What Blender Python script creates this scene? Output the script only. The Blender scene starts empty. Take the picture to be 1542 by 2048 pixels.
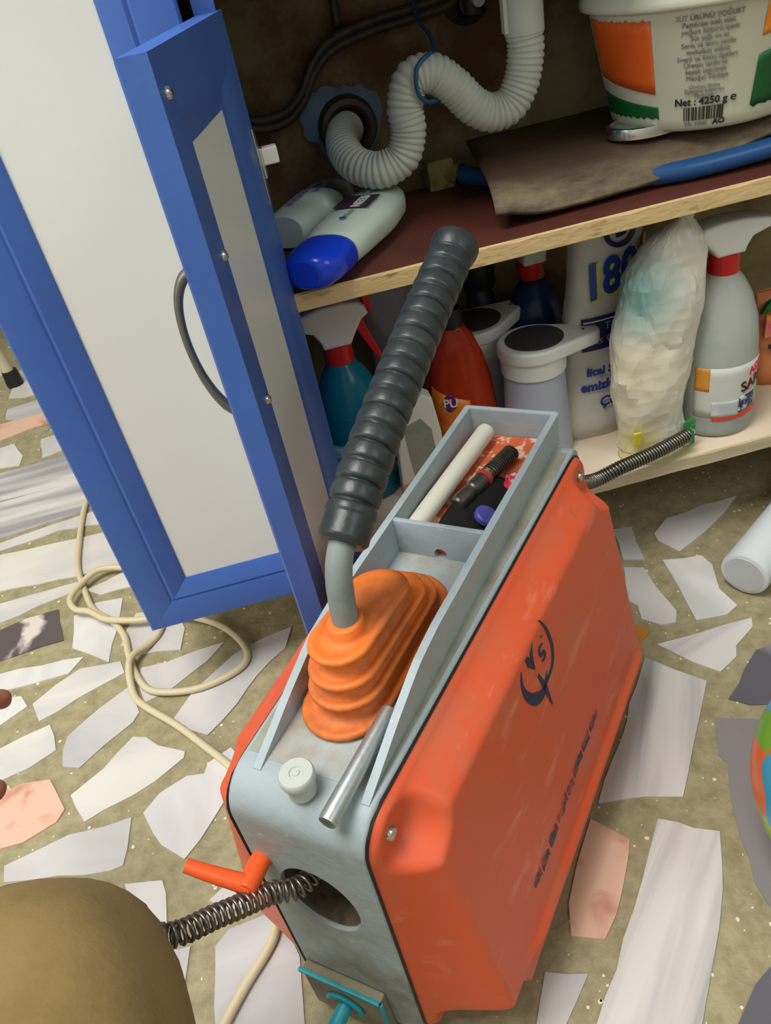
import bpy, bmesh, math, random
from mathutils import Vector, Matrix, noise

# ------------------------------------------------------------ camera, world, lights
scn = bpy.context.scene
COL = scn.collection
cam_data = bpy.data.cameras.new('camera')
cam = bpy.data.objects.new('camera', cam_data)
COL.objects.link(cam)
scn.camera = cam
cam_data.sensor_fit = 'HORIZONTAL'
cam_data.sensor_width = 36.0
cam_data.lens = 36.0 * 1600.0 / 1542.0
cam_data.clip_start = 0.01
cam.matrix_world = Matrix((
    (0.96531314, 0.25602505, -0.05120266, 0.0),
    (-0.19178198, 0.56220931, -0.80445035, 0.0),
    (-0.17717283, 0.78636624, 0.59180903, 0.67),
    (0, 0, 0, 1)))

scn.view_settings.view_transform = 'Standard'
scn.view_settings.look = 'None'
scn.view_settings.gamma = 1.0
scn.view_settings.use_curve_mapping = False
scn.view_settings.exposure = -0.05

world = bpy.data.worlds.new('world')
scn.world = world
world.use_nodes = True
world.node_tree.nodes['Background'].inputs[0].default_value = (0.90, 0.97, 1.0, 1)
world.node_tree.nodes['Background'].inputs[1].default_value = 0.25


def area_light(name, loc, target, size, power, color):
    d = bpy.data.lights.new(name, 'AREA')
    d.shape = 'SQUARE'
    d.size = size
    d.energy = power
    d.color = color
    o = bpy.data.objects.new(name, d)
    COL.objects.link(o)
    o.location = loc
    o.rotation_euler = (Vector(target) - Vector(loc)).to_track_quat('-Z', 'Y').to_euler()
    return o


area_light('ceiling_lamp_light', (-0.70, 0.10, 2.45), (-0.70, 0.10, 0.0), 1.1, 66, (1.0, 0.975, 0.93))
area_light('left_fill_light', (-1.95, -0.40, 1.20), (0.0, 0.5, 0.4), 0.9, 14, (0.93, 0.97, 1.0))  # added unseen fill that brightens the face of the closed door
area_light('right_fill_light', (1.45, -1.15, 2.1), (0.1, 0.4, 0.2), 0.9, 13, (0.92, 0.97, 1.0))  # added unseen fill for the machine's right shell and the open door

# ------------------------------------------------------------ helpers
MESH = {}


def lin(c):
    return tuple((x / 255 / 12.92) if x / 255 <= 0.04045 else ((x / 255 + 0.055) / 1.055) ** 2.4 for x in c) + (1,)


def mat(name, rgb, rough=0.5, metal=0.0, rgb2=None, scale=8.0, fac=(0.45, 0.65), bump=0.0, bscale=60.0, trans=0.0,
        alpha=1.0, ior=1.45, stretch=None, coat=0.0, sss=0.0, spec=0.5):
    m = bpy.data.materials.new(name)
    m.use_nodes = True
    nt = m.node_tree
    b = nt.nodes['Principled BSDF']
    b.inputs['Roughness'].default_value = rough
    b.inputs['Metallic'].default_value = metal
    b.inputs['Base Color'].default_value = lin(rgb)
    b.inputs['Specular IOR Level'].default_value = spec
    b.inputs['IOR'].default_value = ior
    if trans:
        b.inputs['Transmission Weight'].default_value = trans
    if alpha < 1:
        b.inputs['Alpha'].default_value = alpha
    if coat:
        b.inputs['Coat Weight'].default_value = coat
        b.inputs['Coat Roughness'].default_value = 0.15
    if sss:
        b.inputs['Subsurface Weight'].default_value = sss
        b.inputs['Subsurface Scale'].default_value = 0.01
    tc = nt.nodes.new('ShaderNodeTexCoord')
    mp = nt.nodes.new('ShaderNodeMapping')
    nt.links.new(tc.outputs['Object'], mp.inputs[0])
    if stretch:
        mp.inputs['Scale'].default_value = stretch
    if rgb2 is not None:
        n = nt.nodes.new('ShaderNodeTexNoise')
        n.inputs['Scale'].default_value = scale
        n.inputs['Detail'].default_value = 8
        n.inputs['Roughness'].default_value = 0.65
        nt.links.new(mp.outputs[0], n.inputs['Vector'])
        r = nt.nodes.new('ShaderNodeValToRGB')
        r.color_ramp.elements[0].position = fac[0]
        r.color_ramp.elements[1].position = fac[1]
        r.color_ramp.elements[0].color = lin(rgb)
        r.color_ramp.elements[1].color = lin(rgb2)
        nt.links.new(n.outputs['Fac'], r.inputs[0])
        nt.links.new(r.outputs[0], b.inputs['Base Color'])
    if bump:
        n2 = nt.nodes.new('ShaderNodeTexNoise')
        n2.inputs['Scale'].default_value = bscale
        n2.inputs['Detail'].default_value = 6
        nt.links.new(mp.outputs[0], n2.inputs['Vector'])
        bp = nt.nodes.new('ShaderNodeBump')
        bp.inputs['Strength'].default_value = bump
        bp.inputs['Distance'].default_value = 0.002
        nt.links.new(n2.outputs['Fac'], bp.inputs['Height'])
        nt.links.new(bp.outputs[0], b.inputs['Normal'])
    return m


def mesh_obj(name, vf, m=None, parent=None, smooth=False, loc=None, rot=None):
    if isinstance(vf, bmesh.types.BMesh):
        me = bpy.data.meshes.new(name)
        bmesh.ops.recalc_face_normals(vf, faces=vf.faces)
        vf.to_mesh(me)
        vf.free()
    else:
        bm = bmesh.new()
        vs = [bm.verts.new(v) for v in vf[0]]
        for f in vf[1]:
            try:
                bm.faces.new([vs[i] for i in f])
            except ValueError:
                pass
        bmesh.ops.recalc_face_normals(bm, faces=bm.faces)
        me = bpy.data.meshes.new(name)
        bm.to_mesh(me)
        bm.free()
    if smooth:
        me.polygons.foreach_set('use_smooth', [True] * len(me.polygons))
        if smooth != 'all':
            me.set_sharp_from_angle(angle=math.radians(40))
    if smooth:
        for p in me.polygons:
            if p.loop_total > 6:
                p.use_smooth = False
    o = bpy.data.objects.new(name, me)
    COL.objects.link(o)
    if m is not None:
        me.materials.append(m)
    if parent is not None:
        o.parent = parent
    if loc is not None:
        o.location = loc
    if rot is not None:
        o.rotation_euler = rot
    return o


def tag(o, label=None, cat=None, group=None, kind=None):
    if label:
        o['label'] = label
    if cat:
        o['category'] = cat
    if group:
        o['group'] = group
    if kind:
        o['kind'] = kind
    return o


def empty(name, label=None, cat=None, loc=(0, 0, 0), rz=0.0, group=None, kind=None):
    o = bpy.data.objects.new(name, None)
    o.empty_display_size = 0.02
    COL.objects.link(o)
    o.location = loc
    o.rotation_euler = (0, 0, rz)
    return tag(o, label, cat, group, kind)


def join(*vfs):
    V, F = [], []
    for v, f in vfs:
        n = len(V)
        V += [tuple(x) for x in v]
        F += [tuple(i + n for i in q) for q in f]
    return V, F


def box(x0, x1, y0, y1, z0, z1, bev=0.0, seg=2):
    bm = bmesh.new()
    bmesh.ops.create_cube(bm, size=1)
    for v in bm.verts:
        v.co = Vector((x0 + (v.co.x + .5) * (x1 - x0), y0 + (v.co.y + .5) * (y1 - y0), z0 + (v.co.z + .5) * (z1 - z0)))
    if bev:
        bmesh.ops.bevel(bm, geom=list(bm.edges), offset=bev, segments=seg, profile=0.6, affect='EDGES')
    return bm


def bm_vf(bm):
    bm.verts.ensure_lookup_table()
    V = [tuple(v.co) for v in bm.verts]
    F = [tuple(v.index for v in f.verts) for f in bm.faces]
    bm.free()
    return V, F


def bvf(*a, **k):
    return bm_vf_i(box(*a, **k))


def bm_vf_i(bm):
    bm.verts.index_update()
    return bm_vf(bm)


def prism(poly, a0, a1, f=lambda p, a: (p[0], p[1], a), bev=0.0, seg=2):
    """poly: outline in 2D, extruded from a0 to a1; f places it in 3D"""
    bm = bmesh.new()
    lo = [bm.verts.new(f(p, a0)) for p in poly]
    hi = [bm.verts.new(f(p, a1)) for p in poly]
    n = len(poly)
    b1 = bm.faces.new(lo)
    b2 = bm.faces.new(hi)
    for i in range(n):
        bm.faces.new((lo[i], lo[(i + 1) % n], hi[(i + 1) % n], hi[i]))
    bmesh.ops.recalc_face_normals(bm, faces=bm.faces)
    if bev:
        bmesh.ops.bevel(bm, geom=list(set(b1.edges) | set(b2.edges)), offset=bev, segments=seg, profile=0.6, affect='EDGES')
    return bm


def catmull(P, n=8, closed=False):
    P = [Vector(p) for p in P]
    out = []
    N = len(P)
    rng = range(N if closed else N - 1)
    for i in rng:
        p0 = P[(i - 1) % N] if closed or i > 0 else P[0] * 2 - P[1]
        p1 = P[i]
        p2 = P[(i + 1) % N]
        p3 = P[(i + 2) % N] if closed or i + 2 < N else P[-1] * 2 - P[-2]
        for k in range(n):
            t = k / n
            out.append(0.5 * ((2 * p1) + (p2 - p0) * t + (2 * p0 - 5 * p1 + 4 * p2 - p3) * t * t + (3 * p1 - p0 - 3 * p2 + p3) * t ** 3))
    if not closed:
        out.append(P[-1].copy())
    return out


def frames(P):
    T = []
    for i in range(len(P)):
        a = P[max(i - 1, 0)]
        b = P[min(i + 1, len(P) - 1)]
        T.append((b - a).normalized())
    up = Vector((0, 0, 1)) if abs(T[0].z) < 0.9 else Vector((1, 0, 0))
    n = (up - T[0] * up.dot(T[0])).normalized()
    out = []
    for t in T:
        n = (n - t * n.dot(t)).normalized()
        out.append((t, n, t.cross(n)))
    return out


def tube(P, r, seg=12, cap=True, flat=1.0):
    """swept tube along points P, r a number or list of radii"""
    P = [Vector(p) for p in P]
    fr = frames(P)
    V, F = [], []
    for i, (p, (t, n, b)) in enumerate(zip(P, fr)):
        rr = r[i] if isinstance(r, (list, tuple)) else r
        for k in range(seg):
            a = 2 * math.pi * k / seg
            V.append(tuple(p + n * (rr * math.cos(a)) * flat + b * (rr * math.sin(a))))
    for i in range(len(P) - 1):
        for k in range(seg):
            F.append((i * seg + k, i * seg + (k + 1) % seg, (i + 1) * seg + (k + 1) % seg, (i + 1) * seg + k))
    if cap:
        F.append(tuple(range(seg)))
        F.append(tuple((len(P) - 1) * seg + k for k in range(seg)))
    return V, F


def resample(P, step):
    P = [Vector(p) for p in P]
    out = [P[0]]
    acc = 0.0
    for a, b in zip(P, P[1:]):
        L = (b - a).length
        d = step - acc
        while d <= L:
            out.append(a.lerp(b, d / L))
            d += step
        acc = (acc + L) % step
    return out


def helix(P, R, wire, pitch, seg=6, per=14):
    """coil spring wound round path P"""
    P = resample(P, pitch / per)
    fr = frames(P)
    W = []
    for i, (p, (t, n, b)) in enumerate(zip(P, fr)):
        a = 2 * math.pi * i / per
        rr = R if not callable(R) else R(i / len(P))
        W.append(p + n * (rr * math.cos(a)) + b * (rr * math.sin(a)))
    return tube(W, wire, seg)


def lathe(prof, seg=40, sx=1.0, sy=1.0, cap=True, cx=0.0, cy=0.0):
    V, F = [], []
    for r, z in prof:
        for k in range(seg):
            a = 2 * math.pi * k / seg
            V.append((cx + r * sx * math.cos(a), cy + r * sy * math.sin(a), z))
    for i in range(len(prof) - 1):
        for k in range(seg):
            F.append((i * seg + k, i * seg + (k + 1) % seg, (i + 1) * seg + (k + 1) % seg, (i + 1) * seg + k))
    if cap:
        F.append(tuple(range(seg)))
        F.append(tuple((len(prof) - 1) * seg + k for k in range(seg)))
    return V, F


def rprof(prof, z):
    for (r0, z0), (r1, z1) in zip(prof, prof[1:]):
        if min(z0, z1) <= z <= max(z0, z1) and z0 != z1:
            return r0 + (r1 - r0) * (z - z0) / (z1 - z0)
    return prof[-1][0]


def patch(prof, a0, a1, zlo, zhi, off=0.0004, n=14, m=6, sx=1.0, sy=1.0, cx=0.0, cy=0.0, th=0.0004):
    """printed label lying on a lathed surface between angles a0..a1 (degrees); zlo/zhi numbers or functions of 0..1"""
    V, F = [], []
    for s in range(2):
        for i in range(n + 1):
            t = i / n
            a = math.radians(a0 + (a1 - a0) * t)
            l = zlo(t) if callable(zlo) else zlo
            h = zhi(t) if callable(zhi) else zhi
            for j in range(m + 1):
                z = l + (h - l) * j / m
                r = rprof(prof, z) + off + th * s
                V.append((cx + r * sx * math.cos(a), cy + r * sy * math.sin(a), z))
    N = (n + 1) * (m + 1)
    for s in range(2):
        for i in range(n):
            for j in range(m):
                q = s * N + i * (m + 1) + j
                F.append((q, q + 1, q + m + 2, q + m + 1))
    rim = [i * (m + 1) for i in range(n + 1)] + [n * (m + 1) + j for j in range(1, m + 1)] + \
          [i * (m + 1) + m for i in range(n - 1, -1, -1)] + [j for j in range(m - 1, 0, -1)]
    for k in range(len(rim)):
        a, b = rim[k], rim[(k + 1) % len(rim)]
        F.append((a, b, b + N, a + N))
    return V, F


def text_vf(body, size, bold=0.0, shear=0.0, depth=0.0003, align='CENTER', sx=1.0):
    c = bpy.data.curves.new('lettering', 'FONT')
    c.body = body
    c.size = size
    c.align_x = align
    c.align_y = 'CENTER'
    c.extrude = depth
    c.offset = bold
    c.shear = shear
    c.resolution_u = 3
    o = bpy.data.objects.new('lettering', c)
    COL.objects.link(o)
    dg = bpy.context.evaluated_depsgraph_get()
    me = bpy.data.meshes.new_from_object(o.evaluated_get(dg))
    V = [(v.co.x * sx, v.co.y, v.co.z) for v in me.vertices]
    F = [tuple(p.vertices) for p in me.polygons]
    bpy.data.objects.remove(o)
    bpy.data.curves.remove(c)
    bpy.data.meshes.remove(me)
    return V, F


def wrap_text(body, size, prof, ang, z, m, parent, name='lettering', off=0.0012, tilt=0.0, sx=1.0, sy=1.0, cx=0.0, cy=0.0, **k):
    V, F = text_vf(body, size, **k)
    out = []
    ct, st = math.cos(tilt), math.sin(tilt)
    for x, y, d in V:
        x, y = x * ct - y * st, x * st + y * ct
        zz = z + y
        r0 = rprof(prof, zz)
        a = math.radians(ang) + x / max(r0, 1e-4)
        r = r0 + off + d
        out.append((cx + r * sx * math.cos(a), cy + r * sy * math.sin(a), zz))
    return mesh_obj(name, (out, F), m, parent)


def superloft(rings, seg=32, cap=True):
    """rings: (cx, cy, z, rx, ry, power)"""
    V, F = [], []
    for cx, cy, z, rx, ry, p in rings:
        for k in range(seg):
            a = 2 * math.pi * k / seg
            c, s = math.cos(a), math.sin(a)
            V.append((cx + rx * math.copysign(abs(c) ** (2 / p), c), cy + ry * math.copysign(abs(s) ** (2 / p), s), z))
    for i in range(len(rings) - 1):
        for k in range(seg):
            F.append((i * seg + k, i * seg + (k + 1) % seg, (i + 1) * seg + (k + 1) % seg, (i + 1) * seg + k))
    if cap:
        F.append(tuple(range(seg)))
        F.append(tuple((len(rings) - 1) * seg + k for k in range(seg)))
    return V, F


def xf(vf, M):
    return [tuple(M @ Vector(v)) for v in vf[0]], vf[1]


def crumple(vf, amp, scale, seed=0, sharp=True):
    V = []
    for v in vf[0]:
        p = Vector(v)
        q = p * scale + Vector((seed, seed * 1.7, 0))
        d = noise.noise_vector(q) + noise.noise_vector(q * 2.3) * 0.5
        if sharp:
            d = Vector([abs(x) * 1.6 - 0.4 for x in d])
        V.append(tuple(p + d * amp))
    return V, vf[1]
# ------------------------------------------------------------ materials
M_blue = mat('blue_foil', (66, 103, 178), 0.42, rgb2=(60, 95, 168), scale=5, bump=0.05, bscale=300)
M_panel = mat('white_panel', (224, 226, 220), 0.35, rgb2=(219, 222, 217), scale=3, bump=0.02)
M_edge_wood = mat('raw_board_edge', (208, 182, 132), 0.8, rgb2=(122, 88, 50), scale=26, fac=(0.56, 0.66), bump=0.6, bscale=90, stretch=(0.7, 1, 2.2))
M_shelf_red = mat('red_brown_laminate', (92, 48, 38), 0.5, rgb2=(70, 38, 32), scale=10)
M_shelf_cream = mat('cream_laminate', (236, 220, 196), 0.45, rgb2=(228, 210, 184), scale=6)
M_cream_edge = mat('cream_board_edge', (206, 190, 160), 0.7, rgb2=(176, 158, 126), scale=12, stretch=(0.5, 1, 4))
M_wall = mat('stained_plaster', (150, 140, 100), 0.9, rgb2=(94, 68, 48), scale=4.5, fac=(0.42, 0.62), bump=0.6, bscale=40)
M_paint = mat('room_plaster', (200, 200, 194), 0.9, rgb2=(192, 192, 186), scale=2, bump=0.2)
M_cement = mat('floor_cement', (164, 155, 122), 0.62, rgb2=(138, 129, 96), scale=60, fac=(0.4, 0.68), bump=0.5, bscale=220)
M_pull = mat('dull_grey_metal', (128, 128, 124), 0.4, 0.85)
M_chrome = mat('chrome', (205, 205, 205), 0.22, 1.0)
M_steel = mat('brushed_steel', (188, 196, 198), 0.42, 0.9, bump=0.1, bscale=200)
M_dark_spring = mat('oily_spring_steel', (122, 114, 108), 0.34, 0.85, rgb2=(84, 76, 70), scale=40)
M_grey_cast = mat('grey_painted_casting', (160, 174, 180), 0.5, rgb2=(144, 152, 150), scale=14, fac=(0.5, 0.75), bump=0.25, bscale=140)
M_grey_dirty = mat('dusty_grey_paint', (166, 174, 174), 0.6, rgb2=(150, 140, 122), scale=16, fac=(0.44, 0.66), bump=0.3, bscale=120)
M_orange = mat('orange_paint', (216, 90, 54), 0.45, rgb2=(182, 114, 88), scale=9, fac=(0.52, 0.80), bump=0.12, bscale=60)
M_orange_rub = mat('orange_rubber', (226, 118, 44), 0.55, rgb2=(158, 92, 58), scale=26, fac=(0.46, 0.72), bump=0.15, bscale=120)
M_lever = mat('orange_plastic', (232, 92, 40), 0.4)
M_black_rub = mat('black_rubber', (40, 47, 49), 0.36, rgb2=(54, 60, 61), scale=40, bump=0.15, bscale=200)
M_black = mat('black_plastic', (24, 24, 26), 0.5)
M_rod = mat('grey_painted_rod', (128, 138, 136), 0.5, rgb2=(112, 122, 120), scale=30)
M_navy = mat('navy_print', (34, 40, 74), 0.5)
M_teal = mat('teal_plastic', (24, 150, 166), 0.4, rgb2=(20, 120, 134), scale=40)
M_dirt_plate = mat('dusty_plate', (132, 126, 104), 0.7, rgb2=(104, 96, 76), scale=20, bump=0.3)
M_knob = mat('pale_grey_plastic', (186, 192, 188), 0.45)
M_white_rod = mat('dirty_white_plastic', (216, 214, 198), 0.5, rgb2=(180, 176, 158), scale=60, fac=(0.6, 0.8))
M_white = mat('white_plastic', (226, 228, 224), 0.35, sss=0.1)
M_red = mat('red_plastic', (196, 34, 34), 0.35)
M_clear = mat('cloudy_clear_plastic', (206, 212, 206), 0.3, trans=0.25, alpha=0.88, ior=1.2, rgb2=(176, 188, 184), scale=8)
M_bluefluid = mat('blue_liquid_bottle', (24, 128, 160), 0.2, trans=0.35, ior=1.3)
M_navyfluid = mat('dark_blue_bottle', (34, 58, 104), 0.22, trans=0.3, ior=1.3)
M_redfluid = mat('red_orange_bottle', (196, 62, 30), 0.15, trans=0.3, ior=1.3, rgb2=(168, 36, 22), scale=12)
M_bluewhite = mat('pale_lilac_plastic', (202, 206, 220), 0.4, trans=0.25, ior=1.2, rgb2=(190, 194, 210), scale=8)
M_bag = mat('white_polythene', (222, 218, 204), 0.32, trans=0.15, ior=1.15, rgb2=(204, 212, 208), scale=10, bump=0.4, bscale=50)
M_bagprint = mat('printed_white_bag', (214, 214, 208), 0.42, rgb2=(200, 200, 194), scale=12, bump=0.3, bscale=60)
M_tealtint = mat('teal_tint', (150, 186, 180), 0.35)
M_yellow = mat('yellow_plastic', (212, 196, 60), 0.4)
M_yellowfilm = mat('pale_yellow_film', (226, 216, 168), 0.35, trans=0.3, ior=1.15)
M_green = mat('green_print', (22, 112, 50), 0.4)
M_dgreen = mat('bucket_green', (14, 92, 40), 0.4, rgb2=(18, 82, 40), scale=10)
M_bucket = mat('bucket_white', (200, 202, 182), 0.35)
M_borange = mat('bucket_orange', (222, 96, 32), 0.4)
M_borange2 = mat('bucket_light_orange', (232, 138, 36), 0.4)
M_print = mat('grey_print', (122, 122, 114), 0.6)
M_printblack = mat('black_print', (40, 40, 40), 0.5)
M_blueprint = mat('blue_print', (34, 66, 156), 0.4)
M_darkblueprint = mat('dark_blue_print', (30, 36, 92), 0.4)
M_redprint = mat('red_print', (216, 40, 60), 0.4)
M_whiteprint = mat('white_print', (226, 226, 222), 0.4)
M_cable = mat('beige_cable', (208, 196, 162), 0.5)
M_hose = mat('dark_braided_hose', (66, 54, 46), 0.5, rgb2=(40, 34, 30), scale=90)
M_corr = mat('white_corrugated_plastic', (196, 202, 192), 0.45, trans=0.1, ior=1.2)
M_bluepipe = mat('blue_pipe', (30, 78, 132), 0.35)
M_wire = mat('blue_coated_wire', (34, 84, 130), 0.4)
M_brass = mat('grimy_brass_block', (150, 146, 86), 0.6, rgb2=(110, 108, 60), scale=60, bump=0.4)
M_mat = mat('worn_shaded_vinyl', (74, 58, 46), 0.55, rgb2=(98, 84, 64), scale=16, fac=(0.5, 0.75), bump=0.5, bscale=80, stretch=(0.35, 1, 1))
M_torn = mat('pale_blue_film', (110, 136, 160), 0.4)
M_bluecap = mat('royal_blue_cap', (18, 62, 206), 0.22)
M_lotion = mat('pale_lotion_bottle', (198, 212, 200), 0.35)
M_trouser = mat('olive_cloth', (142, 120, 74), 0.95, rgb2=(128, 108, 64), scale=14, bump=0.12, bscale=300)
M_skin = mat('skin', (150, 98, 72), 0.5, sss=0.15)
M_shoe = mat('dark_shoe', (40, 34, 30), 0.6)
M_pvc = mat('white_pipe', (214, 222, 226), 0.4)
M_film = mat('clear_crumpled_film', (210, 208, 222), 0.25, trans=0.5, alpha=0.75, ior=1.1)


def stone_mat(name, a, b, fac=(0.4, 0.62), scale=3.0, stretch=(1, 1, 1), dist=0.6, rough=0.28, wave=None):
    m = mat(name, a, rough, rgb2=b, scale=scale, fac=fac, stretch=stretch, bump=0.04, bscale=120)
    for n in m.node_tree.nodes:
        if n.type == 'TEX_NOISE' and n.inputs['Scale'].default_value == scale:
            n.inputs['Detail'].default_value = 4
            n.inputs['Roughness'].default_value = 0.5
            n.inputs['Distortion'].default_value = 0.4
    return m


M_st = {
    'w': [stone_mat('white_marble', (218, 214, 206), (198, 196, 195), scale=5, stretch=(1, 2.5, 1)),
          stone_mat('white_marble_b', (220, 218, 216), (200, 199, 200), scale=6, stretch=(2.2, 0.8, 1))],
    'g': [stone_mat('pale_grey_marble', (212, 208, 206), (190, 188, 190), scale=6, stretch=(1.8, 0.8, 1)),
          stone_mat('grey_marble', (202, 199, 198), (182, 180, 182), scale=5, stretch=(0.9, 2, 1))],
    's': [stone_mat('striped_marble', (216, 212, 208), (158, 156, 160), (0.40, 0.74), 4, (4.5, 0.5, 1)),
          stone_mat('banded_marble', (216, 212, 206), (164, 160, 160), (0.40, 0.74), 5, (0.7, 5.0, 1))],
    'p': [stone_mat('pink_limestone', (226, 184, 162), (188, 122, 100), (0.52, 0.74), 26)],
    'd': [stone_mat('dark_veined_marble', (92, 84, 84), (214, 206, 196), (0.54, 0.62), 12)],
    'v': [stone_mat('dark_grey_marble', (98, 96, 104), (162, 160, 166), (0.52, 0.72), 14)],
    'k': [stone_mat('mid_grey_stone', (140, 136, 138), (126, 122, 125), scale=4)],
    'o': [stone_mat('ochre_stone', (204, 138, 52), (188, 122, 44), scale=12)],
}

def add_wear_or_shade(m, color, scale, lo, hi, stretch=(1, 1, 1), band=None):
    """a second layer of wear or painted shade over the base colour; band = (axis, from, to) fades it in along that axis"""
    nt = m.node_tree
    b = nt.nodes['Principled BSDF']
    src = b.inputs['Base Color'].links[0].from_socket
    tc = [q for q in nt.nodes if q.type == 'TEX_COORD'][0]
    mp_ = nt.nodes.new('ShaderNodeMapping')
    mp_.inputs['Scale'].default_value = stretch
    nt.links.new(tc.outputs['Object'], mp_.inputs[0])
    n = nt.nodes.new('ShaderNodeTexNoise')
    n.inputs['Scale'].default_value = scale
    n.inputs['Detail'].default_value = 10
    n.inputs['Roughness'].default_value = 0.7
    nt.links.new(mp_.outputs[0], n.inputs['Vector'])
    r = nt.nodes.new('ShaderNodeMapRange')
    r.inputs['From Min'].default_value = lo
    r.inputs['From Max'].default_value = hi
    nt.links.new(n.outputs['Fac'], r.inputs['Value'])
    fac = r.outputs['Result']
    if band:
        sp = nt.nodes.new('ShaderNodeSeparateXYZ')
        nt.links.new(tc.outputs['Object'], sp.inputs[0])
        r2 = nt.nodes.new('ShaderNodeMapRange')
        r2.inputs['From Min'].default_value = band[1]
        r2.inputs['From Max'].default_value = band[2]
        nt.links.new(sp.outputs[band[0]], r2.inputs['Value'])
        mu = nt.nodes.new('ShaderNodeMath')
        mu.operation = 'MULTIPLY'
        nt.links.new(fac, mu.inputs[0])
        nt.links.new(r2.outputs['Result'], mu.inputs[1])
        fac = mu.outputs[0]
    mx = nt.nodes.new('ShaderNodeMix')
    mx.data_type = 'RGBA'
    nt.links.new(fac, mx.inputs['Factor'])
    nt.links.new(src, mx.inputs['A'])
    mx.inputs['B'].default_value = lin(color)
    nt.links.new(mx.outputs['Result'], b.inputs['Base Color'])


add_wear_or_shade(M_orange, (222, 150, 122), 26, 0.56, 0.80, (0.5, 1, 1.6))
add_wear_or_shade(M_orange, (120, 84, 66), 18, 0.64, 0.80)
add_wear_or_shade(M_mat, (146, 134, 104), 20, 0.40, 0.62, (0.4, 1, 1), band=('Y', 0.745, 0.712))  # front edge lighter with wear; shade on the rest painted into the dark base
add_wear_or_shade(M_grey_cast, (196, 204, 204), 60, 0.62, 0.70, (1, 1, 1))
add_wear_or_shade(M_grey_cast, (116, 110, 92), 11, 0.36, 0.62, (1, 1, 1), band=('Z', 0.225, 0.09))  # casting darkens towards its foot: brown dirt and painted shade together
add_wear_or_shade(M_wall, (150, 144, 128), 30, 0.66, 0.74)

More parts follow.
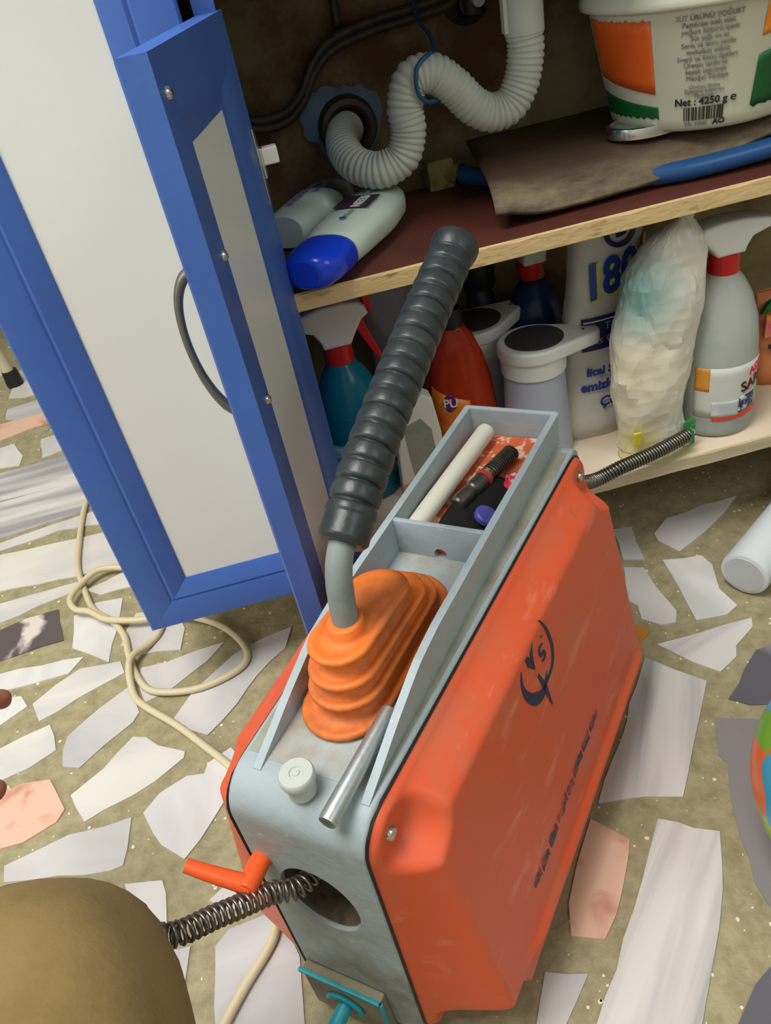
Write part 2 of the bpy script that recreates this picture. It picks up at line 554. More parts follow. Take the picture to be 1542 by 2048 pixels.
# ------------------------------------------------------------ floor with its set stones
random.seed(4)
floor = mesh_obj('floor', box(-2.2, 2.2, -1.5, 3.0, -0.05, -0.0012), M_cement)
tag(floor, kind='structure')
STONES=[
 ('w',[-0.62,1.647,-0.626,1.782,-0.597,1.796,-0.541,1.635,-0.582,1.63]),
 ('g',[-0.612,1.593,-0.532,1.602,-0.508,1.532,-0.577,1.524,-0.606,1.543]),
 ('p',[-0.658,1.509,-0.615,1.527,-0.53,1.536,-0.504,1.509,-0.496,1.481,-0.547,1.474,-0.601,1.455,-0.647,1.442]),
 ('w',[-0.627,1.418,-0.567,1.424,-0.541,1.368,-0.541,1.333,-0.578,1.341,-0.611,1.347]),
 ('g',[-0.515,1.416,-0.479,1.42,-0.452,1.355,-0.501,1.339]),
 ('s',[-0.661,1.318,-0.575,1.322,-0.444,1.326,-0.405,1.215,-0.555,1.225,-0.636,1.229]),
 ('s',[-0.63,1.218,-0.554,1.218,-0.421,1.22,-0.395,1.168,-0.386,1.124,-0.532,1.106,-0.592,1.098]),
 ('g',[-0.589,1.087,-0.529,1.091,-0.377,1.114,-0.359,1.068,-0.436,1.084,-0.524,1.069,-0.581,1.066]),
 ('w',[-0.567,1.044,-0.522,1.058,-0.352,1.046,-0.321,0.95,-0.389,0.951,-0.504,0.965,-0.536,0.959]),
 ('w',[-0.374,0.914,-0.32,0.933,-0.303,0.894,-0.35,0.894]),
 ('w',[-0.53,0.932,-0.498,0.934,-0.387,0.937,-0.39,0.917,-0.489,0.891,-0.515,0.886]),
 ('d',[-0.517,0.871,-0.486,0.875,-0.453,0.885,-0.408,0.887,-0.392,0.82,-0.474,0.813,-0.499,0.814]),
 ('w',[-0.384,0.864,-0.354,0.88,-0.318,0.875,-0.32,0.818,-0.327,0.756,-0.378,0.8]),
 ('w',[-0.297,0.835,-0.273,0.83,-0.236,0.8,-0.231,0.78,-0.236,0.744,-0.295,0.755,-0.313,0.782,-0.308,0.806]),
 ('w',[-0.494,0.782,-0.469,0.788,-0.361,0.778,-0.377,0.755,-0.462,0.756,-0.488,0.757]),
 ('w',[-0.416,0.719,-0.391,0.741,-0.363,0.758,-0.312,0.752,-0.305,0.73,-0.359,0.709,-0.403,0.688]),
 ('w',[-0.47,0.719,-0.455,0.743,-0.433,0.738,-0.422,0.718,-0.451,0.699,-0.467,0.693]),
 ('w',[-0.461,0.655,-0.444,0.662,-0.389,0.678,-0.381,0.659,-0.376,0.637,-0.404,0.622,-0.435,0.615,-0.448,0.612]),
 ('g',[-0.365,0.653,-0.331,0.683,-0.299,0.704,-0.283,0.66,-0.29,0.647,-0.321,0.625,-0.346,0.603,-0.365,0.611,-0.368,0.635]),
 ('g',[-0.244,0.633,-0.22,0.669,-0.191,0.693,-0.172,0.709,-0.13,0.725,-0.097,0.731,-0.108,0.698,-0.144,0.667,-0.156,0.652,-0.17,0.632,-0.185,0.616,-0.204,0.599]),
 ('g',[-0.285,0.731,-0.254,0.729,-0.213,0.735,-0.181,0.737,-0.202,0.713,-0.213,0.706,-0.247,0.682,-0.277,0.672,-0.285,0.699]),
 ('w',[-0.351,0.57,-0.318,0.593,-0.288,0.626,-0.273,0.62,-0.259,0.604,-0.229,0.586,-0.23,0.578,-0.26,0.558,-0.283,0.548,-0.313,0.54,-0.332,0.532,-0.343,0.552]),
 ('w',[-0.271,0.523,-0.255,0.541,-0.227,0.553,-0.208,0.55,-0.204,0.562,-0.179,0.574,-0.169,0.557,-0.184,0.516,-0.199,0.494,-0.228,0.459,-0.251,0.481,-0.259,0.495,-0.266,0.511]),
 ('p',[-0.451,0.594,-0.431,0.598,-0.407,0.603,-0.377,0.598,-0.355,0.554,-0.362,0.541,-0.394,0.528,-0.417,0.528,-0.441,0.533]),
 ('g',[-0.409,0.507,-0.383,0.513,-0.347,0.522,-0.311,0.52,-0.283,0.522,-0.285,0.487,-0.288,0.471,-0.3,0.469,-0.378,0.483,-0.406,0.489]),
 ('w',[-0.285,0.451,-0.249,0.444,-0.245,0.43,-0.243,0.393,-0.259,0.394,-0.275,0.418]),
 ('w',[-0.205,0.411,-0.189,0.422,-0.177,0.428,-0.161,0.411,-0.164,0.393,-0.188,0.398]),
 ('g',[-0.247,0.375,-0.222,0.375,-0.228,0.336,-0.239,0.354]),
 ('g',[-0.2,0.369,-0.188,0.38,-0.153,0.384,-0.135,0.359,-0.129,0.34,-0.13,0.307,-0.131,0.277,-0.201,0.296]),
 ('g',[0.367,0.722,0.393,0.743,0.445,0.75,0.492,0.75,0.46,0.725,0.422,0.701,0.379,0.68,0.365,0.708]),
 ('g',[0.324,0.75,0.348,0.745,0.336,0.682,0.313,0.692]),
 ('g',[0.308,0.679,0.328,0.67,0.327,0.63,0.33,0.592,0.321,0.576,0.305,0.578,0.29,0.594,0.295,0.615,0.287,0.628]),
 ('w',[0.354,0.674,0.398,0.664,0.401,0.645,0.388,0.606,0.392,0.576,0.375,0.567,0.342,0.571,0.349,0.622]),
 ('s',[0.288,0.554,0.338,0.553,0.396,0.554,0.39,0.542,0.361,0.524,0.354,0.511,0.329,0.498,0.311,0.518]),
 ('o',[0.273,0.594,0.286,0.584,0.29,0.575,0.271,0.559,0.258,0.561]),
 ('s',[0.269,0.542,0.287,0.518,0.311,0.492,0.286,0.458,0.26,0.424,0.242,0.399,0.228,0.381,0.197,0.391,0.156,0.398,0.202,0.453,0.244,0.509]),
 ('v',[0.319,0.465,0.354,0.495,0.376,0.512,0.397,0.514,0.437,0.515,0.397,0.446,0.372,0.441,0.334,0.452]),
 ('k',[0.296,0.449,0.345,0.43,0.373,0.417,0.262,0.25,0.245,0.268,0.244,0.293,0.255,0.336,0.267,0.371,0.281,0.401,0.278,0.411]),
 ('p',[0.143,0.385,0.167,0.357,0.158,0.341,0.144,0.32,0.13,0.301,0.113,0.285,0.089,0.295,0.097,0.32,0.117,0.351]),
 ('s',[0.198,0.368,0.212,0.36,0.222,0.351,0.241,0.342,0.229,0.317,0.218,0.296,0.199,0.268,0.173,0.235,0.142,0.196,0.07,0.215,0.096,0.246,0.127,0.282,0.162,0.322]),
 ('g',[0.06,0.275,0.075,0.269,0.091,0.265,0.076,0.25,0.053,0.228,0.036,0.233]),
 ('v',[0.179,0.206,0.204,0.226,0.225,0.236,0.251,0.233,0.223,0.185,0.173,0.194]),
]
CABLE= [(-0.395, 1.173), (-0.397, 1.1), (-0.394, 1.027), (-0.389, 0.968), (-0.374, 0.913), (-0.355, 0.861), (-0.327, 0.827), (-0.308, 0.791), (-0.3, 0.755), (-0.288, 0.716), (-0.271, 0.686), (-0.243, 0.672), (-0.211, 0.667), (-0.179, 0.673), (-0.158, 0.685), (-0.153, 0.704), (-0.164, 0.731), (-0.19, 0.765), (-0.235, 0.794), (-0.26, 0.799), (-0.293, 0.806), (-0.331, 0.823), (-0.356, 0.848), (-0.376, 0.86), (-0.386, 0.885), (-0.374, 0.913), (-0.351, 0.934), (-0.315, 0.929), (-0.28, 0.903), (-0.257, 0.846), (-0.26, 0.789), (-0.274, 0.764), (-0.291, 0.741), (-0.294, 0.718), (-0.289, 0.685), (-0.274, 0.661), (-0.237, 0.621), (-0.203, 0.578), (-0.181, 0.549), (-0.16, 0.517), (-0.143, 0.471), (-0.134, 0.407), (-0.146, 0.366), (-0.154, 0.351), (-0.175, 0.327), (-0.193, 0.303), (-0.205, 0.285)]



def stone(c, pts, name='stone'):
    n = len(pts)
    # break the straight edges up a little, as a hammer does
    out = []
    for i in range(n):
        a, b = Vector(pts[i]), Vector(pts[(i + 1) % n])
        L = (b - a).length
        k = max(1, min(4, int(L / 0.022)))
        nn = Vector((-(b - a).y, (b - a).x)).normalized() if L > 0 else Vector((0, 0))
        for j in range(k):
            p = a.lerp(b, j / k)
            if j:
                p += nn * random.uniform(-0.0022, 0.0022)
            out.append((p.x, p.y))
    top = random.uniform(0.0, 0.0006)
    bm = prism(out, -0.01, top)
    m = random.choice(M_st[c])
    if c == 's':        # the bands run along the length of the slab
        mx, my = sum(p[0] for p in pts) / n, sum(p[1] for p in pts) / n
        sxx = sum((p[0] - mx) ** 2 for p in pts)
        syy = sum((p[1] - my) ** 2 for p in pts)
        sxy = sum((p[0] - mx) * (p[1] - my) for p in pts)
        m = banded(round(0.5 * math.atan2(2 * sxy, sxx - syy) / (math.pi / 12)))
    return mesh_obj(name, bm, m, floor)


def banded(k):
    nm = 'banded_marble_%s' % 'abcdefghijklmnopqrstuvwxyz'[k % 12]
    if nm in bpy.data.materials:
        return bpy.data.materials[nm]
    m = stone_mat(nm, (214, 211, 208), (156, 154, 158), (0.42, 0.60), 22, (1, 1, 1))
    mpn = [q for q in m.node_tree.nodes if q.type == 'MAPPING'][0]
    mpn.vector_type = 'TEXTURE'
    mpn.inputs['Rotation'].default_value = (0, 0, k * math.pi / 12)
    mpn.inputs['Scale'].default_value = (14.0, 1.0, 1.0)
    return m


for c, flat_pts in STONES:
    pts = [(flat_pts[i], flat_pts[i + 1]) for i in range(0, len(flat_pts), 2)]
    stone(c, pts)


def inside(p, poly):
    r = False
    for i in range(len(poly)):
        (x1, y1), (x2, y2) = poly[i], poly[i - 1]
        if (y1 > p[1]) != (y2 > p[1]) and p[0] < (x2 - x1) * (p[1] - y1) / (y2 - y1) + x1:
            r = not r
    return r


# further stones round the traced ones, so that the floor goes on
have = [Vector((sum(f[0::2]) / (len(f) / 2), sum(f[1::2]) / (len(f) / 2))) for _, f in STONES]
polys = [[(f[i], f[i + 1]) for i in range(0, len(f), 2)] for _, f in STONES]
extra = 0
for _ in range(2500):
    if extra > 130:
        break
    c = Vector((random.uniform(-1.5, 1.6), random.uniform(-0.5, 2.6)))
    r = random.uniform(0.035, 0.075)
    ok = all((c - Vector(v)).length > r * 1.15 + 0.008 for p in polys for v in p) and not any(inside(c, p) for p in polys)
    # the strip the photograph shows beside the machine is fully traced
    if -0.45 < c.x < 0.5 and 0.1 < c.y < 0.72 and r > 0.02:
        ok = ok and (0.02 < c.x < 0.2 and 0.3 < c.y < 0.6)
    if not ok:
        continue
    k = random.randint(4, 6)
    a0 = random.uniform(0, 6.28)
    el = random.uniform(0.55, 1.0)
    th = random.uniform(0, 3.14)
    pts = []
    for i in range(k):
        a = a0 + 2 * math.pi * i / k + random.uniform(-0.25, 0.25)
        q = Vector((r * math.cos(a), r * el * math.sin(a)))
        pts.append((c.x + q.x * math.cos(th) - q.y * math.sin(th), c.y + q.x * math.sin(th) + q.y * math.cos(th)))
    polys.append(pts)
    stone(random.choice('wwgggssp'), pts)
    extra += 1
# small chips scattered in the cement
V, F = [], []
for _ in range(3000):
    x, y = random.uniform(-0.7, 0.6), random.uniform(0.15, 1.7)
    if any(inside((x, y), p) for p in polys):
        continue
    s = random.choice((0.0006, 0.0008, 0.0010, 0.0013, 0.0013, 0.0020))
    n = len(V)
    a0 = random.uniform(0, 6)
    k = 5
    for j in range(k):
        V.append((x + s * random.uniform(.7, 1.3) * math.cos(a0 + j * 6.283 / k), y + s * random.uniform(.7, 1.3) * math.sin(a0 + j * 6.283 / k), -0.0012 + 0.0004))
    for j in range(k):
        V.append((V[n + j][0], V[n + j][1], -0.003))
    F.append(tuple(n + j for j in range(k)))
    for j in range(k):
        F.append((n + j, n + (j + 1) % k, n + k + (j + 1) % k, n + k + j))
chips = mesh_obj('stone_chips', (V, F), mat('chip_white', (226, 218, 190), 0.4), floor)
tag(chips, kind='stuff')

# ------------------------------------------------------------ walls
tag(mesh_obj('wall_back', box(-0.24, 2.2, 0.925, 1.02, 0, 2.6), M_wall), kind='structure')
tag(mesh_obj('wall_left', box(-0.24, -0.14, 1.02, 3.0, 0, 2.6), M_paint), kind='structure')
tag(mesh_obj('wall_front', box(-2.2, 2.2, -1.6, -1.5, 0, 2.6), M_paint), kind='structure')
tag(mesh_obj('wall_side', box(-2.3, -2.2, -1.6, 3.05, 0, 2.6), M_paint), kind='structure')
tag(mesh_obj('wall_right', box(2.2, 2.3, -1.6, 3.05, 0, 2.6), M_paint), kind='structure')
tag(mesh_obj('ceiling', box(-2.3, 2.3, -1.6, 3.05, 2.6, 2.7), M_paint), kind='structure')
tag(mesh_obj('wall_far', box(-2.2, -0.24, 2.95, 3.05, 0, 2.6), M_paint), kind='structure')

# ------------------------------------------------------------ sink cabinet
cab = empty('sink_cabinet', 'blue and white two-door kitchen sink cabinet with open right-hand door', 'cabinet', (0, 0.68, 0))
CY = 0.68


def cpart(name, vf, m, smooth=False, parent=None):
    """vf in world metres, stored relative to the cabinet's foot"""
    if isinstance(vf, bmesh.types.BMesh):
        for v in vf.verts:
            v.co.y -= CY
    else:
        vf = ([(x, y - CY, z) for x, y, z in vf[0]], vf[1])
    return mesh_obj(name, vf, m, parent or cab, smooth)


def shelf_board(z0, z1, x0, x1, top_m, edge_m, name, label):
    o = cpart(name, box(x0, x1, CY + 0.002, 0.905, z0, z1), top_m)
    tag(o, label)
    # rough front edge band
    V, F = [], []
    n = 70
    random.seed(7)
    for i in range(n + 1):
        x = x0 + (x1 - x0) * i / n
        j = random.uniform(-0.0006, 0.0006)
        for (y, z) in ((CY + 0.002, z0), (CY + j, z0 + 0.001 + random.uniform(0, .0006)), (CY + j, z1 - 0.001 - random.uniform(0, 0.002) * (random.random() < .3)), (CY + 0.002, z1)):
            V.append((x, y, z))
    for i in range(n):
        for k in range(3):
            F.append((i * 4 + k, i * 4 + k + 1, i * 4 + k + 5, i * 4 + k + 4))
    e = cpart('board_edge', (V, F), edge_m)
    e.parent = o
    return o


shelf_up = shelf_board(0.404, 0.421, 0.006, 1.20, M_shelf_red, M_edge_wood, 'upper_shelf', 'red-brown shelf with chipped raw wood front edge')
shelf_low = shelf_board(0.119, 0.1355, -0.214, 1.20, M_shelf_cream, M_cream_edge, 'bottom_shelf', 'cream laminate bottom board')
cpart('side_panel', box(-0.232, -0.216, CY + .001, 0.922, 0.119, 0.80), M_panel)
cpart('side_panel', box(1.201, 1.217, CY + .001, 0.922, 0.119, 0.80), M_panel)
cpart('divider', box(-0.012, 0.004, CY + 0.001, 0.90, 0.136, 0.80), M_blue)
cpart('unseen_top_rail', box(-0.215, 1.2, CY + 0.001, CY + 0.018, 0.662, 0.80), M_blue)  # out of view; reaches low to darken the cabinet inside
cpart('unseen_worktop', box(-0.25, 1.25, 0.635, 0.922, 0.801, 0.835, bev=0.004), M_shelf_cream)  # out of view; added to keep overhead light out of the cabinet
for x in (-0.2, 1.17):
    cpart('leg', lathe([(0.016, 0.0), (0.018, 0.004), (0.014, 0.02), (0.014, 0.118)], 16, cx=x, cy=0.895), M_black, True)
cpart('leg', lathe([(0.016, 0.0), (0.018, 0.004), (0.014, 0.02), (0.014, 0.118)], 16, cx=0.5, cy=0.895), M_black, True)


def door_leaf(w, z0, z1, fr=0.054, th=0.019, panel_face=-1):
    """frame stiles/rails with a stepped moulding; local x along the width, y = -th..0 (front face at y=-th)"""
    stiles = []
    prof = [(0.0, 0.0), (0.0, -th + 0.002), (0.002, -th), (fr * 0.56, -th), (fr * 0.60, -th + 0.0018), (fr * 0.66, -th + 0.0002),
            (fr * 0.90, -th + 0.004), (fr, -th + 0.0065), (fr, -0.0055), (fr * 0.80, -0.0045), (fr * 0.6, 0.0)]

    def piece(side):
        V, F = [], []
        n = len(prof)
        for end in (0, 1):
            for d, y in prof:
                if side == 'L':
                    V.append((d, y, z0 + d if end == 0 else z1 - d))
                elif side == 'R':
                    V.append((w - d, y, z0 + d if end == 0 else z1 - d))
                elif side == 'B':
                    V.append((d if end == 0 else w - d, y, z0 + d))
                else:
                    V.append((d if end == 0 else w - d, y, z1 - d))
        for k in range(n):
            F.append((k, (k + 1) % n, n + (k + 1) % n, n + k))
        F.append(tuple(range(n)))
        F.append(tuple(range(n, 2 * n)))
        return V, F
    return {s: piece(s) for s in 'LRBT'}, (box(fr - 0.003, w - fr + 0.003, -0.0115, -0.0065, z0 + fr - 0.003, z1 - fr + 0.003))


def make_door(name, w, z0, z1, loc, rz):
    d = empty(name, None, None)
    d.parent = cab
    d.location = (loc[0], loc[1] - CY, 0)
    d.rotation_euler = (0, 0, rz)
    pc, pan = door_leaf(w, z0, z1)
    for s, nm in (('L', 'stile'), ('R', 'stile'), ('B', 'bottom_rail'), ('T', 'head_rail')):
        mesh_obj(nm, pc[s], M_blue, d, 'x')
    tag(mesh_obj('panel', pan, M_panel, d), 'white infill panel')
    return d


# closed left door: its face lies in front of the carcass
doorA = make_door('door', 0.208, 0.110, 0.742, (-0.2285, CY - 0.001), 0)
tag(doorA, 'closed door with blue mitred frame')
# open right door, swung out towards the camera; hinge edge at (0.012, 0.69)
ang = math.atan2(0.48 - 0.684, -0.034 - 0.010)
doorB = make_door('door', 0.210, 0.110, 0.635, (0.008, 0.684), ang)
tag(doorB, 'open door seen nearly edge-on')
# the pull handle on its outer face
bow = [(0.181, -0.0185, 0.515), (0.182, -0.030, 0.510), (0.182, -0.0385, 0.494), (0.182, -0.0415, 0.469), (0.182, -0.0385, 0.441), (0.182, -0.030, 0.419), (0.181, -0.0185, 0.409)]
pp = catmull(bow, 8)
rr = [0.0046 - 0.0018 * math.sin(math.pi * i / (len(pp) - 1)) for i in range(len(pp))]
tag(mesh_obj('handle', tube(pp, rr, 12), M_pull, doorB, 'all'), 'bowed steel handle')
for (px, pz) in ((0.197, 0.6135), (0.185, 0.520), (0.185, 0.418)):
    sc = lathe([(0.0001, 0.0026), (0.002, 0.0024), (0.0034, 0.0014), (0.0038, 0.0)], 14)
    sc = xf(sc, Matrix.Translation((px - 0.002, 0.0, pz)) @ Matrix.Rotation(-math.pi / 2, 4, 'X'))
    mesh_obj('screw', sc, M_chrome, doorB, True)
hg = mesh_obj('hinge', join(bvf(0.002, 0.010, -0.0001, 0.0018, 0.50, 0.557, bev=0.0005),
                            bvf(-0.004, 0.003, -0.006, 0.003, 0.518, 0.541, bev=0.001)), M_chrome, doorB)
mesh_obj('hinge_arm', box(0.008, 0.023, 0.684 - CY, 0.694 - CY, 0.527, 0.540, bev=0.0015), M_white, cab)
# ------------------------------------------------------------ drain cleaning machine
# local axes: x = length from the front (0) to the rear, y = width from the right side (0) to the left, z = height above its top deck
MH = 0.2815
mach = empty('drain_cleaning_machine', 'orange and grey drain cleaning machine with a black grip lever, standing on the stone floor', 'drain machine',
             (-0.027, 0.2658, 0.0), 0.9308)


def up(vf):
    if isinstance(vf, bmesh.types.BMesh):
        for v in vf.verts:
            v.co.z += MH
        return vf
    return [(x, y, z + MH) for x, y, z in vf[0]], vf[1]


def mp(name, vf, m, smooth=False, parent=None):
    return mesh_obj(name, up(vf), m, parent or mach, smooth)


def yr(x):      # right and left sides of the casting spread slightly to the rear
    return -0.002 - 0.042 * max(x, 0.0)


def yl(x):
    return 0.0925 + 0.012 * max(x, 0.0)


# casting: side outline with rounded top front corner
side = []
for k in range(9):
    a = math.pi - (math.pi / 2) * k / 8
    side.append((0.006 + 0.026 * math.cos(a), -0.026 + 0.026 * math.sin(a)))
for k in range(7):
    a = math.pi / 2 - (math.pi / 2) * k / 6
    side.append((0.358 + 0.016 * math.cos(a), -0.016 + 0.016 * math.sin(a)))
side += [(0.374, -0.262), (0.352, -0.266), (0.330, -0.240), (0.05, -0.240), (0.028, -0.266), (-0.0205, -0.262)]
bm = bmesh.new()
lo = [bm.verts.new((x, yr(x), z)) for x, z in side]
hi = [bm.verts.new((x, yl(x), z)) for x, z in side]
ff = [bm.faces.new(lo), bm.faces.new(hi)]
for i in range(len(side)):
    bm.faces.new((lo[i], lo[(i + 1) % len(side)], hi[(i + 1) % len(side)], hi[i]))
bmesh.ops.recalc_face_normals(bm, faces=bm.faces)
bmesh.ops.bevel(bm, geom=list(set(ff[0].edges) | set(ff[1].edges)), offset=0.003, segments=3, profile=0.6, affect='EDGES')
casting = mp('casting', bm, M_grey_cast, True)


def cut(o, vf):
    c = mesh_obj('cutter', vf, None, o.parent)
    md = o.modifiers.new('cut', 'BOOLEAN')
    md.object = c
    md.operation = 'DIFFERENCE'
    md.solver = 'EXACT'
    bpy.context.view_layer.update()
    dg = bpy.context.evaluated_depsgraph_get()
    me = bpy.data.meshes.new_from_object(o.evaluated_get(dg))
    o.modifiers.clear()
    old = o.data
    o.data = me
    bpy.data.meshes.remove(old)
    me.set_sharp_from_angle(angle=math.radians(40))
    bpy.data.objects.remove(c)


HY, HZ, HR = 0.0475, -0.099, 0.0285


def xcyl(r, x0, x1, y, z, seg=40, cap=True):
    return xf(lathe([(r, x0), (r, x1)], seg, cap=cap), Matrix.Translation((0, y, z)) @ Matrix.Rotation(math.pi / 2, 4, 'Y'))


hole = xf(lathe([(HR, -0.05), (HR, 0.055)], 40), Matrix.Translation((0, HY, HZ)) @ Matrix.Rotation(math.pi / 2, 4, 'Y') @ Matrix.Scale(1.22, 4, (1, 0, 0)))
cut(casting, up(hole))
cut(casting, up(xcyl(0.015, 0.32, 0.42, 0.03, -0.06)))
# worn bright rim of the cable mouth and the added dark lining behind it
ring = []
for r, x in ((HR - 0.0006, -0.0168), (HR + 0.0004, -0.0172), (HR + 0.0010, -0.01665)):
    ring.append((r, x))
rg = xf(lathe(ring, 44, cap=False), Matrix.Translation((0, HY, HZ)) @ Matrix.Rotation(math.pi / 2, 4, 'Y') @ Matrix.Scale(1.22, 4, (1, 0, 0)))
tag(mp('mouth_rim', rg, M_steel, True), 'worn bright rim of the cable opening')
mp('mouth_shade_liner', xf(lathe([(HR - 0.0004, -0.0172), (HR - 0.0004, 0.05), (0.0001, 0.05)], 40, cap=False), Matrix.Translation((0, HY, HZ)) @ Matrix.Rotation(math.pi / 2, 4, 'Y') @ Matrix.Scale(1.22, 4, (1, 0, 0))), mat('dust_and_shade', (84, 74, 58), 0.8, rgb2=(40, 36, 30), scale=50), True)  # added lining; shade inside the bore put into its dusty dark colour
tag(mp('guide_tube', xf(lathe([(0.0105, 0.054), (0.0115, 0.02), (0.0125, 0.054)], 28, cap=False), Matrix.Translation((0, HY + 0.006, HZ + 0.008)) @ Matrix.Rotation(math.pi / 2, 4, 'Y')), M_black, True), 'dark guide tube inside the opening')

# upstanding rails with pointed front ends
def interp(pts, x):
    for (a, b), (c, d) in zip(pts, pts[1:]):
        if a <= x <= c:
            return b + (d - b) * (x - a) / (c - a)
    return pts[-1][1]


def rail(y0, t, name='side_rail'):
    sec = [(0.000, -0.0005), (0.06, 0.0105), (0.13, 0.0215), (0.2, 0.0275), (0.372, 0.0275)]
    V, F = [], []
    xs = [0.372 * i / 40 for i in range(41)]
    for x in xs:
        h = max(0.0, interp(((0, 0), (0.02, 0.0075), (0.045, 0.0175), (0.08, 0.0290), (0.11, 0.0322), (0.20, 0.0315), (0.372, 0.0285)), x))
        sp = (0.0 - 0.010 * x) if y0 < 0.04 else 0.006 * x
        yb, yt = y0 + sp, y0 + sp + t
        lip = 0.0012
        V += [(x, yb, -0.003), (x, yb, h - 0.003), (x, yb - lip * (y0 < 0.04), h - 0.0012), (x, yb - lip * (y0 < 0.04), h), (x, yt + lip * (y0 > 0.04), h),
              (x, yt + lip * (y0 > 0.04), h - 0.0012), (x, yt, h - 0.003), (x, yt, -0.003)]
    for i in range(40):
        for k in range(7):
            a = i * 8 + k
            F.append((a, a + 1, a + 9, a + 8))
        F.append((i * 8 + 7, i * 8, i * 8 + 8, i * 8 + 15))
    F.append(tuple(range(8)))
    F.append(tuple(320 + k for k in range(8)))
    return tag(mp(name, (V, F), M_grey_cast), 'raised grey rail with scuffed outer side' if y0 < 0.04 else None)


rail(0.0022, 0.0042)
rail(0.0745, 0.0042)
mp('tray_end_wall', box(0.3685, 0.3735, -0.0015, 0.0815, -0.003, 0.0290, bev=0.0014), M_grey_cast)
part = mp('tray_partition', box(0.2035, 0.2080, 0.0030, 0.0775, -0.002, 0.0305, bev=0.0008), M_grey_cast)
cut(part, up(xcyl(0.0052, 0.19, 0.22, 0.0405, 0.004, 16)))
# dusty deck
mp('top_deck', box(0.008, 0.2034, 0.0062, 0.0745, -0.001, 0.0004, bev=0.0002), M_grey_dirty)
for s_ in (0, 1):
    Vd, Fd = [], []
    for k in range(13):
        x = 0.010 + 0.345 * k / 12
        ya, yb = (yr(x) + 0.0032, 0.0025 - 0.010 * x) if s_ == 0 else (0.0790 + 0.006 * x, yl(x) - 0.0032)
        Vd += [(x, ya, -0.001), (x, ya, 0.0004), (x, yb, 0.0004), (x, yb, -0.001)]
    for k in range(12):
        for q in range(4):
            Fd.append((k * 4 + q, k * 4 + (q + 1) % 4, k * 4 + 4 + (q + 1) % 4, k * 4 + 4 + q))
    Fd += [(0, 1, 2, 3), (48, 49, 50, 51)]
    mp('side_ledge', (Vd, Fd), mat('dusty_ledge', (158, 160, 150), 0.7, rgb2=(136, 132, 114), scale=22, fac=(0.42, 0.66)))
tag(mp('tray_mat', crumple(bm_vf_i(box(0.2085, 0.368, 0.006, 0.0765, -0.001, 0.0035, bev=0.0008)), 0.0006, 60), mat('speckled_orange_mat', (206, 96, 56), 0.7, rgb2=(228, 196, 170), scale=70, fac=(0.52, 0.58), bump=0.6), False), 'speckled orange mat in the tray')


